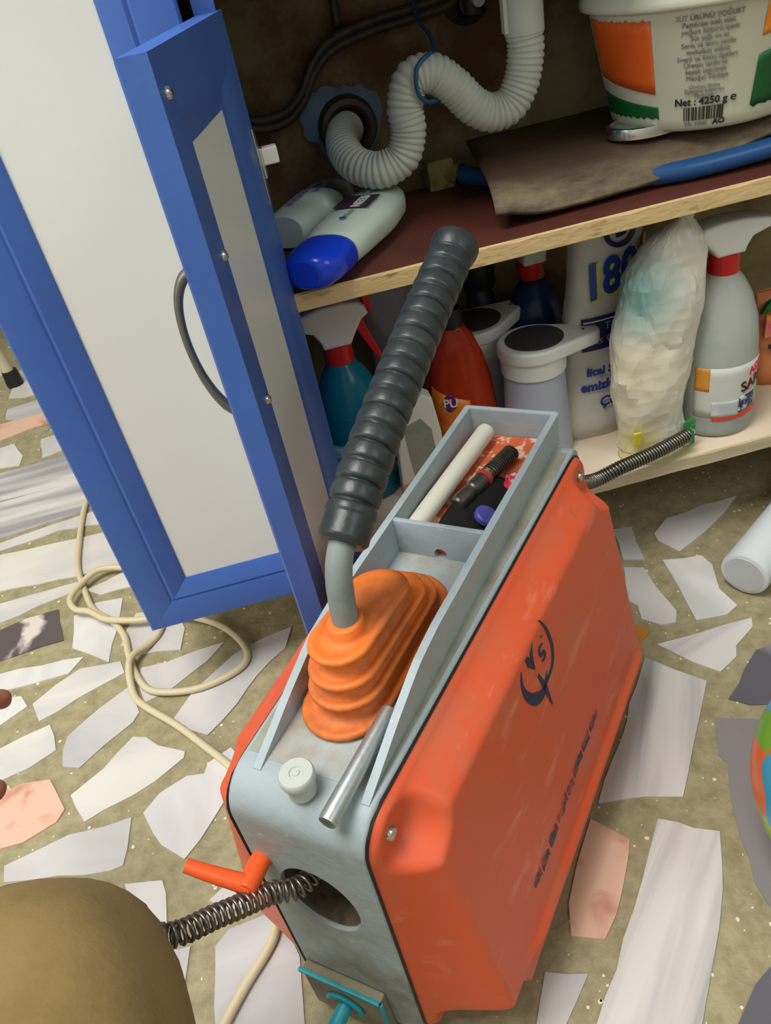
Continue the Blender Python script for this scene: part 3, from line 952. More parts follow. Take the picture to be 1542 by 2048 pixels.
# orange side shells: pressed sheets with chamfered rim, sloping face, lower rib and screw recesses
def shell(sgn, y_of, lean=0.040):
    X0, X1, Z0, Z1, RC = -0.0195, 0.3735, -0.264, -0.0035, 0.024
    NX, NZ = 110, 120

    def sdf(x, z):
        cx, cz = (X0 + X1) / 2, (Z0 + Z1) / 2
        qx, qz = abs(x - cx) - (X1 - X0) / 2 + RC, abs(z - cz) - (Z1 - Z0) / 2 + RC
        return -(math.hypot(max(qx, 0), max(qz, 0)) + min(max(qx, qz), 0) - RC)

    def sm(e0, e1, v):
        t = min(1, max(0, (v - e0) / (e1 - e0)))
        return t * t * (3 - 2 * t)
    V, F = [], []
    for i in range(NX + 1):
        for j in range(NZ + 1):
            u, w = i / NX, j / NZ
            u = 0.5 - 0.5 * math.cos(math.pi * u) * (0.35) - 0.5 * (1 - 2 * u) * 0.65
            w = 0.5 - 0.5 * math.cos(math.pi * w) * (0.35) - 0.5 * (1 - 2 * w) * 0.65
            x, z = X0 + (X1 - X0) * u, Z0 + (Z1 - Z0) * w
            d = sdf(x, z)
            if d < 0:       # pull the square corners in to the rounded outline
                cx = min(max(x, X0 + RC), X1 - RC)
                cz = min(max(z, Z0 + RC), Z1 - RC)
                v = Vector((x - cx, z - cz))
                v = v.normalized() * RC
                x, z = cx + v.x, cz + v.y
                d = 0
            ln = lean if sgn < 0 else lean + 0.032 * (1 - sm(0.02, 0.14, x))
            h = 0.028 + ln * min(1, max(0, (-0.02 - z) / 0.24))       # face leans outwards to its foot
            prof = 0.004 * sm(0, 0.003, d) + (h - 0.004) * sm(0.0015, 0.026, d) ** 0.85
            # lower step and rib
            rib = math.exp(-((z + 0.2125) / 0.0042) ** 2) * sm(0.03, 0.06, x) * sm(0.02, 0.04, X1 - x)
            prof += 0.0058 * rib * sm(0.01, 0.03, d)
            prof -= 0.0035 * (1 - sm(-0.2215, -0.2155, z)) * sm(0.005, 0.02, d)
            # screw recesses in the four corners
            for sx_, sz_ in ((0.000, -0.022), (0.354, -0.022), (0.004, -0.244), (0.350, -0.244)):
                rr_ = math.hypot((x - sx_) / 1.2, z - sz_)
                k = 1 - sm(0.012, 0.026, rr_)
                prof = prof * (1 - k) + min(prof, 0.006) * k
            V.append((x, y_of(x) + sgn * prof, z))
    for i in range(NX):
        for j in range(NZ):
            a = i * (NZ + 1) + j
            F.append((a, a + 1, a + NZ + 2, a + NZ + 1))
    o = mp('side_shell', (V, F), M_orange, 'all')
    for sx_, sz_ in ((0.000, -0.022), (0.354, -0.022), (0.004, -0.244), (0.350, -0.244)):
        b = lathe([(0.0001, 0.0032), (0.0028, 0.0030), (0.0044, 0.0018), (0.0050, 0.0)], 18)
        b = xf(b, Matrix.Translation((sx_, y_of(sx_) + sgn * 0.0062, sz_)) @ Matrix.Rotation(math.pi / 2 if sgn < 0 else -math.pi / 2, 4, 'X'))
        mp('bolt', b, M_chrome, True, parent=o)
    # black gasket line between shell and casting
    P = []
    for k in range(120):
        t = k / 120 * 4
        s_, f_ = int(t), t - int(t)
        x, z = [(X0 + (X1 - X0) * f_, Z1), (X1, Z1 + (Z0 - Z1) * f_), (X1 - (X1 - X0) * f_, Z0), (X0, Z0 + (Z1 - Z0) * f_)][s_]
        d = sdf(x, z)
        cx = min(max(x, X0 + RC), X1 - RC)
        cz = min(max(z, Z0 + RC), Z1 - RC)
        if (x < X0 + RC or x > X1 - RC) and (z < Z0 + RC or z > Z1 - RC):
            v = Vector((x - cx, z - cz)).normalized() * RC
            x, z = cx + v.x, cz + v.y
        P.append(Vector((x, y_of(x) + sgn * 0.0004, z)))
    P.append(P[0])
    mp('gasket', tube(P, 0.0011, 6, cap=False), M_black, True, parent=o)
    return o


shell_r = shell(-1, yr)
tag(shell_r, 'scuffed orange shell with dark blue emblem')
shell_l = shell(1, yl, 0.015)

# the emblem and the rubbed-off lettering on the right shell
def face_y(x, z):
    h = 0.028 + 0.040 * min(1, max(0, (-0.02 - z) / 0.24))
    return yr(x) - h - 0.0006


def on_face(poly, name, m, grow=0.0):
    """poly in (x, z) on the sloping face"""
    bm = bmesh.new()
    vs = [bm.verts.new((x, face_y(x, z), z)) for x, z in poly]
    vb = [bm.verts.new((x, face_y(x, z) + 0.001, z)) for x, z in poly]
    n = len(poly)
    bm.faces.new(vs)
    for i in range(n):
        bm.faces.new((vs[i], vs[(i + 1) % n], vb[(i + 1) % n], vb[i]))
    bmesh.ops.triangulate(bm, faces=[f for f in bm.faces if len(f.verts) > 4])
    return mp(name, bm, m, parent=shell_r)


def stroke(pts, ws):
    P = catmull([(a, b, 0) for a, b in pts], 6)
    W = []
    for i in range(len(P)):
        t = i / (len(P) - 1) * (len(ws) - 1)
        k = min(int(t), len(ws) - 2)
        W.append(ws[k] + (ws[k + 1] - ws[k]) * (t - k))
    L, R_ = [], []
    for i in range(len(P)):
        d = (P[min(i + 1, len(P) - 1)] - P[max(i - 1, 0)]).normalized()
        n = Vector((-d.y, d.x, 0))
        L.append((P[i].x + n.x * W[i], P[i].y + n.y * W[i]))
        R_.append((P[i].x - n.x * W[i], P[i].y - n.y * W[i]))
    return L + R_[::-1]


for pts, ws in (
    ([(0.1841, -0.0246), (0.1895, -0.0384), (0.1908, -0.0557), (0.1842, -0.067), (0.1706, -0.0710), (0.1591, -0.0700)], [0.0004, 0.0016, 0.0021, 0.0020, 0.0014, 0.0005]),
    ([(0.1416, -0.0331), (0.1378, -0.0422), (0.1397, -0.0546), (0.1491, -0.0675), (0.1614, -0.0725), (0.1736, -0.0640)], [0.0004, 0.0016, 0.0034, 0.0048, 0.0036, 0.0006]),
    ([(0.1610, -0.0560), (0.1648, -0.0726), (0.1672, -0.0925)], [0.0014, 0.0030, 0.0006]),
    ([(0.1520, -0.0300), (0.1550, -0.0375), (0.1596, -0.0478)], [0.0012, 0.0036, 0.0010]),
    ([(0.1655, -0.0285), (0.1610, -0.0340), (0.1588, -0.0440)], [0.0006, 0.0020, 0.0010]),
    ([(0.1790, -0.0420), (0.1722, -0.0418), (0.1722, -0.0478), (0.1778, -0.0490), (0.1770, -0.0535), (0.1715, -0.0530)], [0.0004, 0.0013, 0.0013, 0.0013, 0.0013, 0.0004]),
    ([(0.1795, -0.0352), (0.1802, -0.0366), (0.1810, -0.0376)], [0.0006, 0.0010, 0.0006]),
):
    e = on_face(stroke(pts, ws), 'emblem', M_navy)
M_worn = mat('worn_navy_print', (66, 58, 78), 0.6, rgb2=(186, 84, 56), scale=75, fac=(0.48, 0.64))
for (x0, x1, z, w) in ((0.2300, 0.2100, -0.170, .005), (0.206, 0.190, -0.1705, .006), (0.187, 0.166, -0.1720, .006), (0.163, 0.150, -0.1745, .0055), (0.147, 0.126, -0.1745, .0065),
                       (0.122, 0.106, -0.1765, .006), (0.102, 0.088, -0.1785, .006), (0.085, 0.072, -0.1775, .005)):
    random.seed(int(x0 * 1e4))
    pts = []
    for k in range(7):
        pts.append((x0 + (x1 - x0) * k / 6, z + w * random.uniform(.4, 1)))
    for k in range(6, -1, -1):
        pts.append((x0 + (x1 - x0) * k / 6, z - w * random.uniform(.3, 1)))
    tag(on_face(pts, 'worn_letter', M_worn), 'rubbed-off dark lettering')


# bellows boot
def stadium(x0, x1, yc, r, z, n=12, grow=0.0):
    out = []
    for k in range(n + 1):
        a = math.pi / 2 + math.pi * k / n
        out.append((x0 + r + (r + grow) * math.cos(a), yc + (r + grow) * math.sin(a), z))
    for k in range(n + 1):
        a = -math.pi / 2 + math.pi * k / n
        out.append((x1 - r + (r + grow) * math.cos(a), yc + (r + grow) * math.sin(a), z))
    return out


rings = []
# four folds: thin lips with a recessed wall between them (x0, x1, yc, r, height of the lip's foot)
lay = [(0.0295, 0.180, 0.0450, 0.0285, 0.0010), (0.0395, 0.166, 0.0440, 0.0250, 0.0165), (0.0430, 0.152, 0.0435, 0.0230, 0.0305), (0.0470, 0.134, 0.0430, 0.0205, 0.0480)]
for i, (x0, x1, yc, r, za) in enumerate(lay):
    zl = 0.0042
    for gg, zz in ((-0.0050 if i else -0.001, za - 0.0008), (-0.0012, za - 0.0002), (0.0, za + 0.0014), (-0.0006, za + zl - 0.0008), (-0.0024, za + zl), (-0.0048, za + zl - 0.0006)):
        rings.append((stadium(x0, x1, yc, r, zz, grow=gg), i))
    if i < 3:
        nx0, nx1, nyc, nr, nza = lay[i + 1]
        rings.append((stadium(nx0, nx1, nyc, nr, za + zl - 0.0008, grow=-0.0040), i))
        rings.append((stadium(nx0, nx1, nyc, nr, nza - 0.0030, grow=-0.0055), i))
# dished top closing in on the collar round the lever
for gg, zz, (x0, x1, r) in ((-0.0075, 0.0500, (0.0470, 0.134, 0.0205)), (0, 0.0500, (0.062, 0.112, 0.0118)), (0, 0.0525, (0.0640, 0.0890, 0.0112)), (0, 0.0575, (0.0645, 0.0890, 0.0108)), (0, 0.0590, (0.0660, 0.0870, 0.0095)), (0, 0.0588, (0.0665, 0.0865, 0.0082))):
    rings.append((stadium(x0, x1, 0.0430, r, zz, grow=gg), 9))
V, F = [], []
n = 26
for ri, _ in rings:
    V += ri
# the rear of each fold sinks towards the deck, as the boot is bent forward
V2 = []
for (x, y, z) in V:
    t = max(0.0, (x - 0.085) / 0.09)
    V2.append((x + 0.012 * t * (z / 0.06), y, z * (1 - 0.30 * min(1, t) ** 1.2) + 0.0012))
for i in range(len(rings) - 1):
    for k in range(n):
        F.append((i * n + k, i * n + (k + 1) % n, (i + 1) * n + (k + 1) % n, (i + 1) * n + k))
F.append(tuple((len(rings) - 1) * n + k for k in range(n)))
tag(mp('bellows_boot', (V2, F), M_orange_rub, 'all'), 'stepped orange rubber boot')

# lever rod and ribbed grip
rodP = catmull([(0.0765, 0.0425, 0.054), (0.0785, 0.0425, 0.072), (0.0825, 0.0425, 0.090), (0.0900, 0.0418, 0.1035), (0.104, 0.0415, 0.1130)], 8)
mp('lever_rod', tube(rodP, 0.0081, 20), M_rod, 'all')
gripC = catmull([(0.0920, 0.0415, 0.1062), (0.1250, 0.0415, 0.1270), (0.1600, 0.0415, 0.1440), (0.2330, 0.0415, 0.1740), (0.3080, 0.0415, 0.2010)], 30)
gripC = resample(gripC, 0.0009)
NL = len(gripC)
rr = []
for i in range(NL):
    t = i / (NL - 1)
    s = i * 0.0009
    if t < 0.075:
        r = 0.0155 - 0.0005 * t / 0.075
        if t < 0.012:
            r -= 0.0025 * (1 - t / 0.012)
    elif t > 0.925:
        q = (t - 0.925) / 0.075
        r = 0.0142 + 0.0026 * math.sin(min(1, q * 1.6) * math.pi / 2) - 0.0085 * max(0, (q - 0.75) / 0.25) ** 2
    else:
        ph = (s / 0.0121) % 1.0
        groove = math.exp(-((min(ph, 1 - ph)) / 0.075) ** 2)
        r = 0.0150 - 0.0036 * groove + 0.0006 * math.sin(math.pi * ph)
    rr.append(r)
# ribs stand slightly askew to the axis
fr = frames(gripC)
V, F = [], []
seg = 32
for i, (p, (t, nn, b)) in enumerate(zip(gripC, fr)):
    for k in range(seg):
        a = 2 * math.pi * k / seg
        V.append(tuple(p + nn * rr[i] * math.cos(a) + b * rr[i] * math.sin(a)))
for i in range(NL - 1):
    for k in range(seg):
        F.append((i * seg + k, i * seg + (k + 1) % seg, (i + 1) * seg + (k + 1) % seg, (i + 1) * seg + k))
F.append(tuple(range(seg)))
F.append(tuple((NL - 1) * seg + k for k in range(seg)))
tag(mp('grip', (V, F), M_black_rub, 'all'), 'ribbed black rubber hand grip')

# round push knob on the front deck
kn = [(0.0085, 0.0), (0.0085, 0.010), (0.0102, 0.0105), (0.0106, 0.0122), (0.0106, 0.0160), (0.0098, 0.0172), (0.0040, 0.0174), (0.0036, 0.0166), (0.0024, 0.0166), (0.0020, 0.0174), (0.0001, 0.0176)]
tag(mp('push_knob', lathe(kn, 32, cx=-0.0035, cy=0.0425), M_knob, True), 'round pale grey knob')

# orange clamping lever beside the cable mouth, its bolt below
a0, a1 = Vector((-0.018, 0.0835, -0.0700)), Vector((-0.0455, 0.0775, -0.0625))
lev = tube([a0, a0.lerp(a1, 0.94), a1], [0.0068, 0.0068, 0.0060], 24)
armP = [Vector((-0.0400, 0.0765, -0.0635)), Vector((-0.0430, 0.0870, -0.0585)), Vector((-0.0465, 0.100, -0.0525)), Vector((-0.0495, 0.1130, -0.0465))]
armP = catmull(armP, 6)
arm = tube(armP, [0.0064 - 0.0018 * i / (len(armP) - 1) for i in range(len(armP))], 14, flat=0.8)
lv = mp('clamp_lever', join(lev, arm), M_lever, True)
mp('bolt', xf(lathe([(0.0001, 0.0034), (0.0026, 0.003), (0.004, 0.0012), (0.004, 0.0)], 16), Matrix.Translation((-0.0440, 0.0780, -0.0685)) @ Matrix.Rotation(math.radians(165), 4, 'X')), M_chrome, True, parent=lv)

# switch plate low on the front
sw = mp('switch_plate', box(-0.0285, -0.0205, 0.024, 0.0895, -0.268, -0.213, bev=0.0015), M_dirt_plate)
tag(sw, 'dusty switch plate with turquoise edge')
mp('plate_edge', join(bvf(-0.0305, -0.0275, 0.022, 0.0915, -0.2150, -0.2115, bev=0.0008), bvf(-0.0305, -0.0275, 0.0215, 0.0250, -0.268, -0.2115, bev=0.0008)), M_teal, parent=sw)
mp('switch_ring', tube([(-0.0305, 0.058 + 0.014 * math.cos(a), -0.243 + 0.014 * math.sin(a)) for a in [math.radians(20 + 10 * k) for k in range(18)]], 0.002, 8), M_teal, True, parent=sw)
tg = tube([(-0.028, 0.058, -0.243), (-0.050, 0.060, -0.247), (-0.058, 0.0605, -0.250)], [0.0055, 0.0065, 0.0045], 16)
tag(mp('toggle', tg, M_teal, True, parent=sw), 'turquoise toggle')
for fx in (0.0, 0.352):
    for fy in (0.012, 0.078):
        mesh_obj('rubber_foot', lathe([(0.010, 0.0), (0.011, 0.003), (0.009, 0.0185)], 16, cx=fx, cy=fy), M_black, mach, True)

# things lying on the machine
Rm = Matrix.Translation((-0.027, 0.2658, 0)) @ Matrix.Rotation(0.9308, 4, 'Z')


def top(name, vf_or_list, m, label, cat, smooth=True):
    """a thing of its own lying on the machine: geometry in machine coordinates"""
    v, f = up(vf_or_list)
    c = Vector((sum(p[0] for p in v) / len(v), sum(p[1] for p in v) / len(v), min(p[2] for p in v)))
    o = mesh_obj(name, ([tuple(Vector(p) - c) for p in v], f), m, None, smooth)
    o.matrix_world = Rm @ Matrix.Translation(c)
    tag(o, label, cat)
    o['_c'] = 0
    del o['_c']
    return o, c


# galvanised pin with a hollow end
pinA, pinB = Vector((-0.0205, 0.0150, 0.0075)), Vector((0.0560, 0.0128, 0.0105))
dirp = (pinB - pinA).normalized()
pin = tube([pinA + dirp * 0.006, pinA, pinA, pinA + dirp * 0.002, pinB, pinB + dirp * 0.002], [0.0040, 0.0042, 0.0052, 0.0056, 0.0052, 0.0030], 24)
top('galvanised_pin', pin, M_steel, 'galvanised steel tube pin lying against the right rail beside the grey knob', 'metal pin')

# white plastic bar in the tray
bar = tube([(0.211, 0.0690, 0.0105), (0.213, 0.0688, 0.0110), (0.353, 0.0590, 0.0135), (0.3575, 0.0586, 0.0137), (0.3605, 0.0584, 0.0138)], [0.0068, 0.0078, 0.0080, 0.0074, 0.0040], 24)
top('plastic_bar', bar, M_white_rod, 'grubby white plastic bar lying in the tool tray', 'bar')

# coupling tool with red ring
A, B = Vector((0.2550, 0.0470, 0.0110)), Vector((0.3330, 0.0270, 0.0120))
P = [A.lerp(B, k / 60) for k in range(61)]
r_ = []
for k in range(61):
    t = k / 60
    if t < 0.22:
        r = 0.0062 + 0.0006 * math.sin(t * 14)
    elif t < 0.26:
        r = 0.0052
    elif t < 0.46:
        r = 0.0070
    elif t < 0.50:
        r = 0.0056
    else:
        r = 0.0060
    if k in (0, 60):
        r *= 0.7
    r_.append(r)
tool, tc = top('coupling_tool', tube(P, r_, 20), M_dark_spring, 'black steel cable coupling with spring end and red ring in the tool tray', 'tool')
hx = helix([A.lerp(B, 0.52), A.lerp(B, 0.99)], 0.0062, 0.0011, 0.0026, 5, 14)
v, f = up(hx)
mesh_obj('spring_end', ([tuple(Vector(p) - tc) for p in v], f), M_dark_spring, tool, True)
v, f = up(tube([A.lerp(B, 0.455), A.lerp(B, 0.46), A.lerp(B, 0.505), A.lerp(B, 0.51)], [0.0066, 0.0078, 0.0078, 0.0066], 20))
tag(mesh_obj('red_ring', ([tuple(Vector(p) - tc) for p in v], f), mat('faded_red_band', (178, 62, 48), 0.5), tool, True), 'red ring')

blk = crumple(superloft([(0.262, 0.034, 0.0035, 0.040, 0.020, 3), (0.262, 0.034, 0.006, 0.042, 0.021, 3), (0.262, 0.033, 0.0085, 0.036, 0.016, 3)], 28), 0.0012, 60)
blk = ([(x, y + (x - 0.262) * -0.10, z) for x, y, z in blk[0]], blk[1])
top('black_pouch', blk, M_black, 'black cloth pouch beneath the coupling in the tool tray', 'pouch')
cp = lathe([(0.0078, 0.0), (0.0088, 0.001), (0.0088, 0.005), (0.0075, 0.0062), (0.0001, 0.0062)], 20)
cpo, cc = top('bottle_cap', xf(cp, Matrix.Translation((0.2440, 0.0200, 0.0105)) @ Matrix.Rotation(0.5, 4, 'X')), mat('violet_cap', (84, 84, 176), 0.4), 'violet and white bottle cap at the front of the tool tray', 'cap')
v, f = up(xf(patch([(0.0004, 0.0), (0.0078, 0.0001)], -60, 40, 0.0, 0.0001, off=0, n=8, m=1), Matrix.Translation((0.2440, 0.0200, 0.0169)) @ Matrix.Rotation(0.5, 4, 'X')))
wr = crumple(superloft([(0.2985, 0.0155, 0.0045, 0.013, 0.0065, 2.4), (0.2985, 0.0155, 0.009, 0.012, 0.006, 2.4), (0.2985, 0.0155, 0.0115, 0.006, 0.003, 2)], 18), 0.0012, 200, 4)
top('sweet_wrapper', wr, mat('red_white_wrapper', (206, 44, 64), 0.35, rgb2=(230, 190, 196), scale=90, fac=(0.48, 0.54)), 'crumpled red and white wrapper beside the coupling in the tray', 'wrapper')
# ------------------------------------------------------------ drain spring running through the machine
def mw(x, y, z):
    return Rm @ Vector((x, y, z + MH))


sp_path = [(-0.222, 0.283, 0.2610), (-0.195, 0.272, 0.2570), (-0.158, 0.247, 0.2480), (-0.130, 0.262, 0.2260), (-0.104, 0.278, 0.2060), mw(-0.018, 0.0560, -0.0850), mw(0.03, 0.0530, -0.0900)]
sp1 = catmull(sp_path, 12)
front = helix(sp1, 0.0061, 0.00135, 0.0046, 6, 14)
rear_path = [mw(0.34, 0.028, -0.062), mw(0.385, 0.020, -0.052), (0.256, 0.655, 0.158), (0.300, 0.667, 0.1565), (0.345, 0.677, 0.157), (0.386, 0.689, 0.1585)]
sp2 = catmull(rear_path, 12)
rear = helix(sp2, 0.0066, 0.00150, 0.0034, 6, 12)
spring = empty('drain_spring', 'oily coiled steel drain spring sticking out of the orange machine at front and rear', 'drain snake', tuple(sp1[30]))
o0 = Vector(spring.location)
shiftv = lambda vf: ([tuple(Vector(v) - o0) for v in vf[0]], vf[1])
tag(mesh_obj('front_coil', shiftv(front), M_dark_spring, spring, 'all'), 'stretched open coil at the front')
rc = mesh_obj('rear_coil', shiftv(rear), mat('grey_spring_steel', (128, 124, 116), 0.35, 1.0), spring, 'all')
tag(rc, 'tightly wound rear end')
mesh_obj('spring_core', shiftv(tube(resample(sp2, 0.004), 0.0056, 12)), M_dark_spring, rc, True)

# ------------------------------------------------------------ power cable on the floor
cp_ = []
for i, (x, y) in enumerate(CABLE):
    cp_.append(Vector((x, y, 0.0048)))
for i in range(18, 27):
    cp_[i].z = 0.0135
for i in (16, 17, 27, 28):
    cp_[i].z = 0.009
for i in (32, 33):
    cp_[i].z = 0.0135
cp_ = [Vector((-0.41, 1.35, 0.0048)), Vector((-0.40, 1.26, 0.0048))] + cp_
cab_path = catmull(cp_, 7)
tag(mesh_obj('power_cable', tube(cab_path, 0.0042, 12), M_cable, None, 'all'), 'beige power cable lying in loops on the floor below the blue cabinet doors', 'cable')

# ------------------------------------------------------------ bottles on the bottom board
ZL = 0.1358


def spray_bottle(loc, body, neck_z, total, m_body, head_dir, label, hscale=1.0, level=None):
    """loc: foot point; head_dir: angle in degrees the nozzle points to"""
    t = empty('spray_bottle', label, 'spray bottle', loc)
    b = mesh_obj('bottle_body', lathe(body, 40), m_body, t, 'all')
    top_r = body[-1][0]
    mesh_obj('collar', lathe([(0.0152 * hscale, neck_z - 0.021), (0.0158 * hscale, neck_z - 0.019), (0.0152 * hscale, neck_z), (0.012 * hscale, neck_z + 0.001)], 28), M_red, t, True)
    H = total - neck_z
    pr = [(-0.036, 0.78), (-0.030, 0.92), (-0.012, 1.0), (0.012, 0.98), (0.034, 0.88), (0.044, 0.80), (0.0445, 0.60), (0.034, 0.52), (0.022, 0.42), (0.0165, 0.18),
          (0.0145, 0.0), (-0.0145, 0.0), (-0.020, 0.20), (-0.030, 0.52), (-0.038, 0.62)]
    # +x of this outline is the bulged back of the head
    bm = prism([(-x * hscale, z * H + neck_z) for x, z in pr], -0.0150 * hscale, 0.0150 * hscale, lambda p, a: (p[0], a, p[1]), bev=0.0038 * hscale, seg=3)
    h = mesh_obj('trigger_head', bm, M_white, t, True)
    h.rotation_euler = (0, 0, math.radians(head_dir))
    nz = mesh_obj('nozzle', box(0.035 * hscale, 0.043 * hscale, -0.007 * hscale, 0.007 * hscale, neck_z + 0.58 * H, neck_z + 0.96 * H, bev=0.0015), M_red, t)
    nz.rotation_euler = (0, 0, math.radians(head_dir))
    tr = prism([(0.020 * hscale, neck_z + 0.46 * H), (0.031 * hscale, neck_z + 0.56 * H), (0.036 * hscale, neck_z + 0.1 * H), (0.046 * hscale, neck_z - 0.55 * H), (0.041 * hscale, neck_z - 0.60 * H), (0.029 * hscale, neck_z - 0.05 * H)],
               -0.006 * hscale, 0.006 * hscale, lambda p, a: (p[0], a, p[1]), bev=0.0015)
    tr = mesh_obj('trigger', tr, M_red, t)
    tr.rotation_euler = (0, 0, math.radians(head_dir))
    return t, b


bodyR = [(0.035, 0.0), (0.0405, 0.003), (0.0415, 0.010), (0.0415, 0.085), (0.0405, 0.105), (0.0375, 0.130), (0.0300, 0.155), (0.0210, 0.172), (0.0155, 0.178), (0.0140, 0.190)]
tR, bR = spray_bottle((0.4430, 0.738, ZL), bodyR, 0.2000, 0.2350, M_clear, 180,
                      'cloudy clear spray bottle, white head, red collar, rightmost on the bottom board')
lb = mesh_obj('paper_label', patch(bodyR, -150, -20, 0.028, 0.088, n=24), mat('white_label', (206, 210, 204), 0.45), bR, 'all')
mesh_obj('label_red_band', patch(bodyR, -122, -38, 0.0235, lambda t: 0.0285 + 0.003 * t, n=20, off=0.0006), mat('label_red', (222, 66, 56), 0.45), bR, 'all')
mesh_obj('label_photo', patch(bodyR, -124, -84, 0.0285, 0.0475, n=10, off=0.0008), mat('label_pale_picture', (186, 192, 196), 0.45, rgb2=(214, 218, 222), scale=60), bR, 'all')
mesh_obj('label_photo', patch(bodyR, -84, -52, lambda t: 0.030 + 0.003 * t, 0.050, n=10, off=0.0008), mat('label_navy_picture', (40, 50, 100), 0.45, rgb2=(196, 206, 214), scale=95, fac=(0.5, 0.56)), bR, 'all')
mesh_obj('label_leaf', patch(bodyR, -52, -36, 0.034, 0.060, n=6, off=0.0008), mat('label_leaf_green', (110, 168, 110), 0.45, rgb2=(186, 206, 180), scale=80), bR, 'all')
mesh_obj('label_pink_band', patch(bodyR, -78, -30, lambda t: 0.052 + 0.006 * t, lambda t: 0.062 + 0.026 * t, n=12, off=0.0006), mat('label_pink', (226, 160, 164), 0.45), bR, 'all')
mesh_obj('label_orange_corner', patch(bodyR, -150, -128, 0.060, 0.088, n=6, off=0.0006), mat('label_orange_bit', (222, 150, 60), 0.45), bR, 'all')
wrap_text('SARI', 0.0165, bodyR, -60, 0.0625, M_printblack, bR, tilt=0.16, bold=0.0004)
wrap_text('ASY', 0.0125, bodyR, -54, 0.078, M_redprint, bR, tilt=0.16, bold=0.0003)

# left: blue-filled spray bottle behind the open door
bodyL = [(0.034, 0.0), (0.0385, 0.003), (0.0395, 0.010), (0.0400, 0.075), (0.0385, 0.105), (0.0330, 0.132), (0.0240, 0.152), (0.0165, 0.162), (0.0140, 0.170)]
tL, bL = spray_bottle((0.0385, 0.786, ZL), bodyL, 0.1860, 0.2320, M_bluefluid, 0,
                      'blue spray bottle with white head and red collar just right of the open door', 1.0)
mesh_obj('paper_label', patch(bodyL, -170, -20, 0.030, 0.082, n=24), mat('teal_label', (72, 160, 178), 0.4, rgb2=(196, 214, 220), scale=26, fac=(0.55, 0.6)), bL, 'all')
mesh_obj('label_sticker', patch(bodyL, -76, -56, 0.048, 0.064, n=8, off=0.0008), mat('sticker_violet', (66, 60, 150), 0.4, rgb2=(206, 206, 226), scale=120, fac=(0.5, 0.56)), bL, 'all')
mesh_obj('label_red_dot', patch(bodyL, -122, -112, 0.066, 0.074, n=4, off=0.0008), M_redprint, bL, 'all')
mesh_obj('liquid_line', lathe([(rprof(bodyL, 0.112) + 0.0002, 0.1115), (rprof(bodyL, 0.112) + 0.0006, 0.112), (rprof(bodyL, 0.112) + 0.0002, 0.1125)], 40, cap=False), M_bluefluid, bL, True)

# middle: dark blue spray bottle, head towards us
tM, bM = spray_bottle((0.2830, 0.872, ZL), bodyL, 0.1870, 0.2280, M_navyfluid, 92,
                      'dark blue spray bottle with red collar standing behind the white-lidded jug', 0.92)

# red dish-soap bottle, flat oval, tapering to a hidden cap
bodyD = [(0.034, 0.0), (0.039, 0.004), (0.0405, 0.030), (0.0400, 0.070), (0.0365, 0.105), (0.0300, 0.135), (0.0215, 0.158), (0.0145, 0.168), (0.0125, 0.174)]
tD = empty('soap_bottle', 'translucent red dish soap bottle with orange label behind the tool tray', 'soap bottle', (0.1630, 0.789, ZL))
bD = mesh_obj('bottle_body', lathe(bodyD, 40, sx=1.0, sy=0.72), M_redfluid, tD, 'all')
mesh_obj('paper_label', patch(bodyD, -160, -84, 0.012, lambda t: 0.112 - 0.02 * t, n=16, sy=0.72), mat('orange_label', (226, 132, 40), 0.35, rgb2=(196, 84, 30), scale=26), bD, 'all')
mesh_obj('label_oval', patch(bodyD, -132, -104, lambda t: 0.092 - 0.010 * math.sin(math.pi * t) + 0.0, lambda t: 0.092 + 0.012 * math.sin(math.pi * t), n=14, off=0.0008, sy=0.72), mat('label_violet', (92, 32, 110), 0.4), bD, 'all')
wrap_text('PU', 0.0140, bodyD, -117, 0.0925, M_whiteprint, bD, sy=0.72, bold=0.0002, off=0.0016)
mesh_obj('label_leaf', patch(bodyD, -112, -102, 0.040, 0.054, n=6, off=0.0008, sy=0.72), mat('leaf_green', (72, 150, 40), 0.4), bD, 'all')
mesh_obj('cap', lathe([(0.0128, 0.172), (0.0132, 0.174), (0.0120, 0.192), (0.0001, 0.193)], 24), M_black, tD, True)

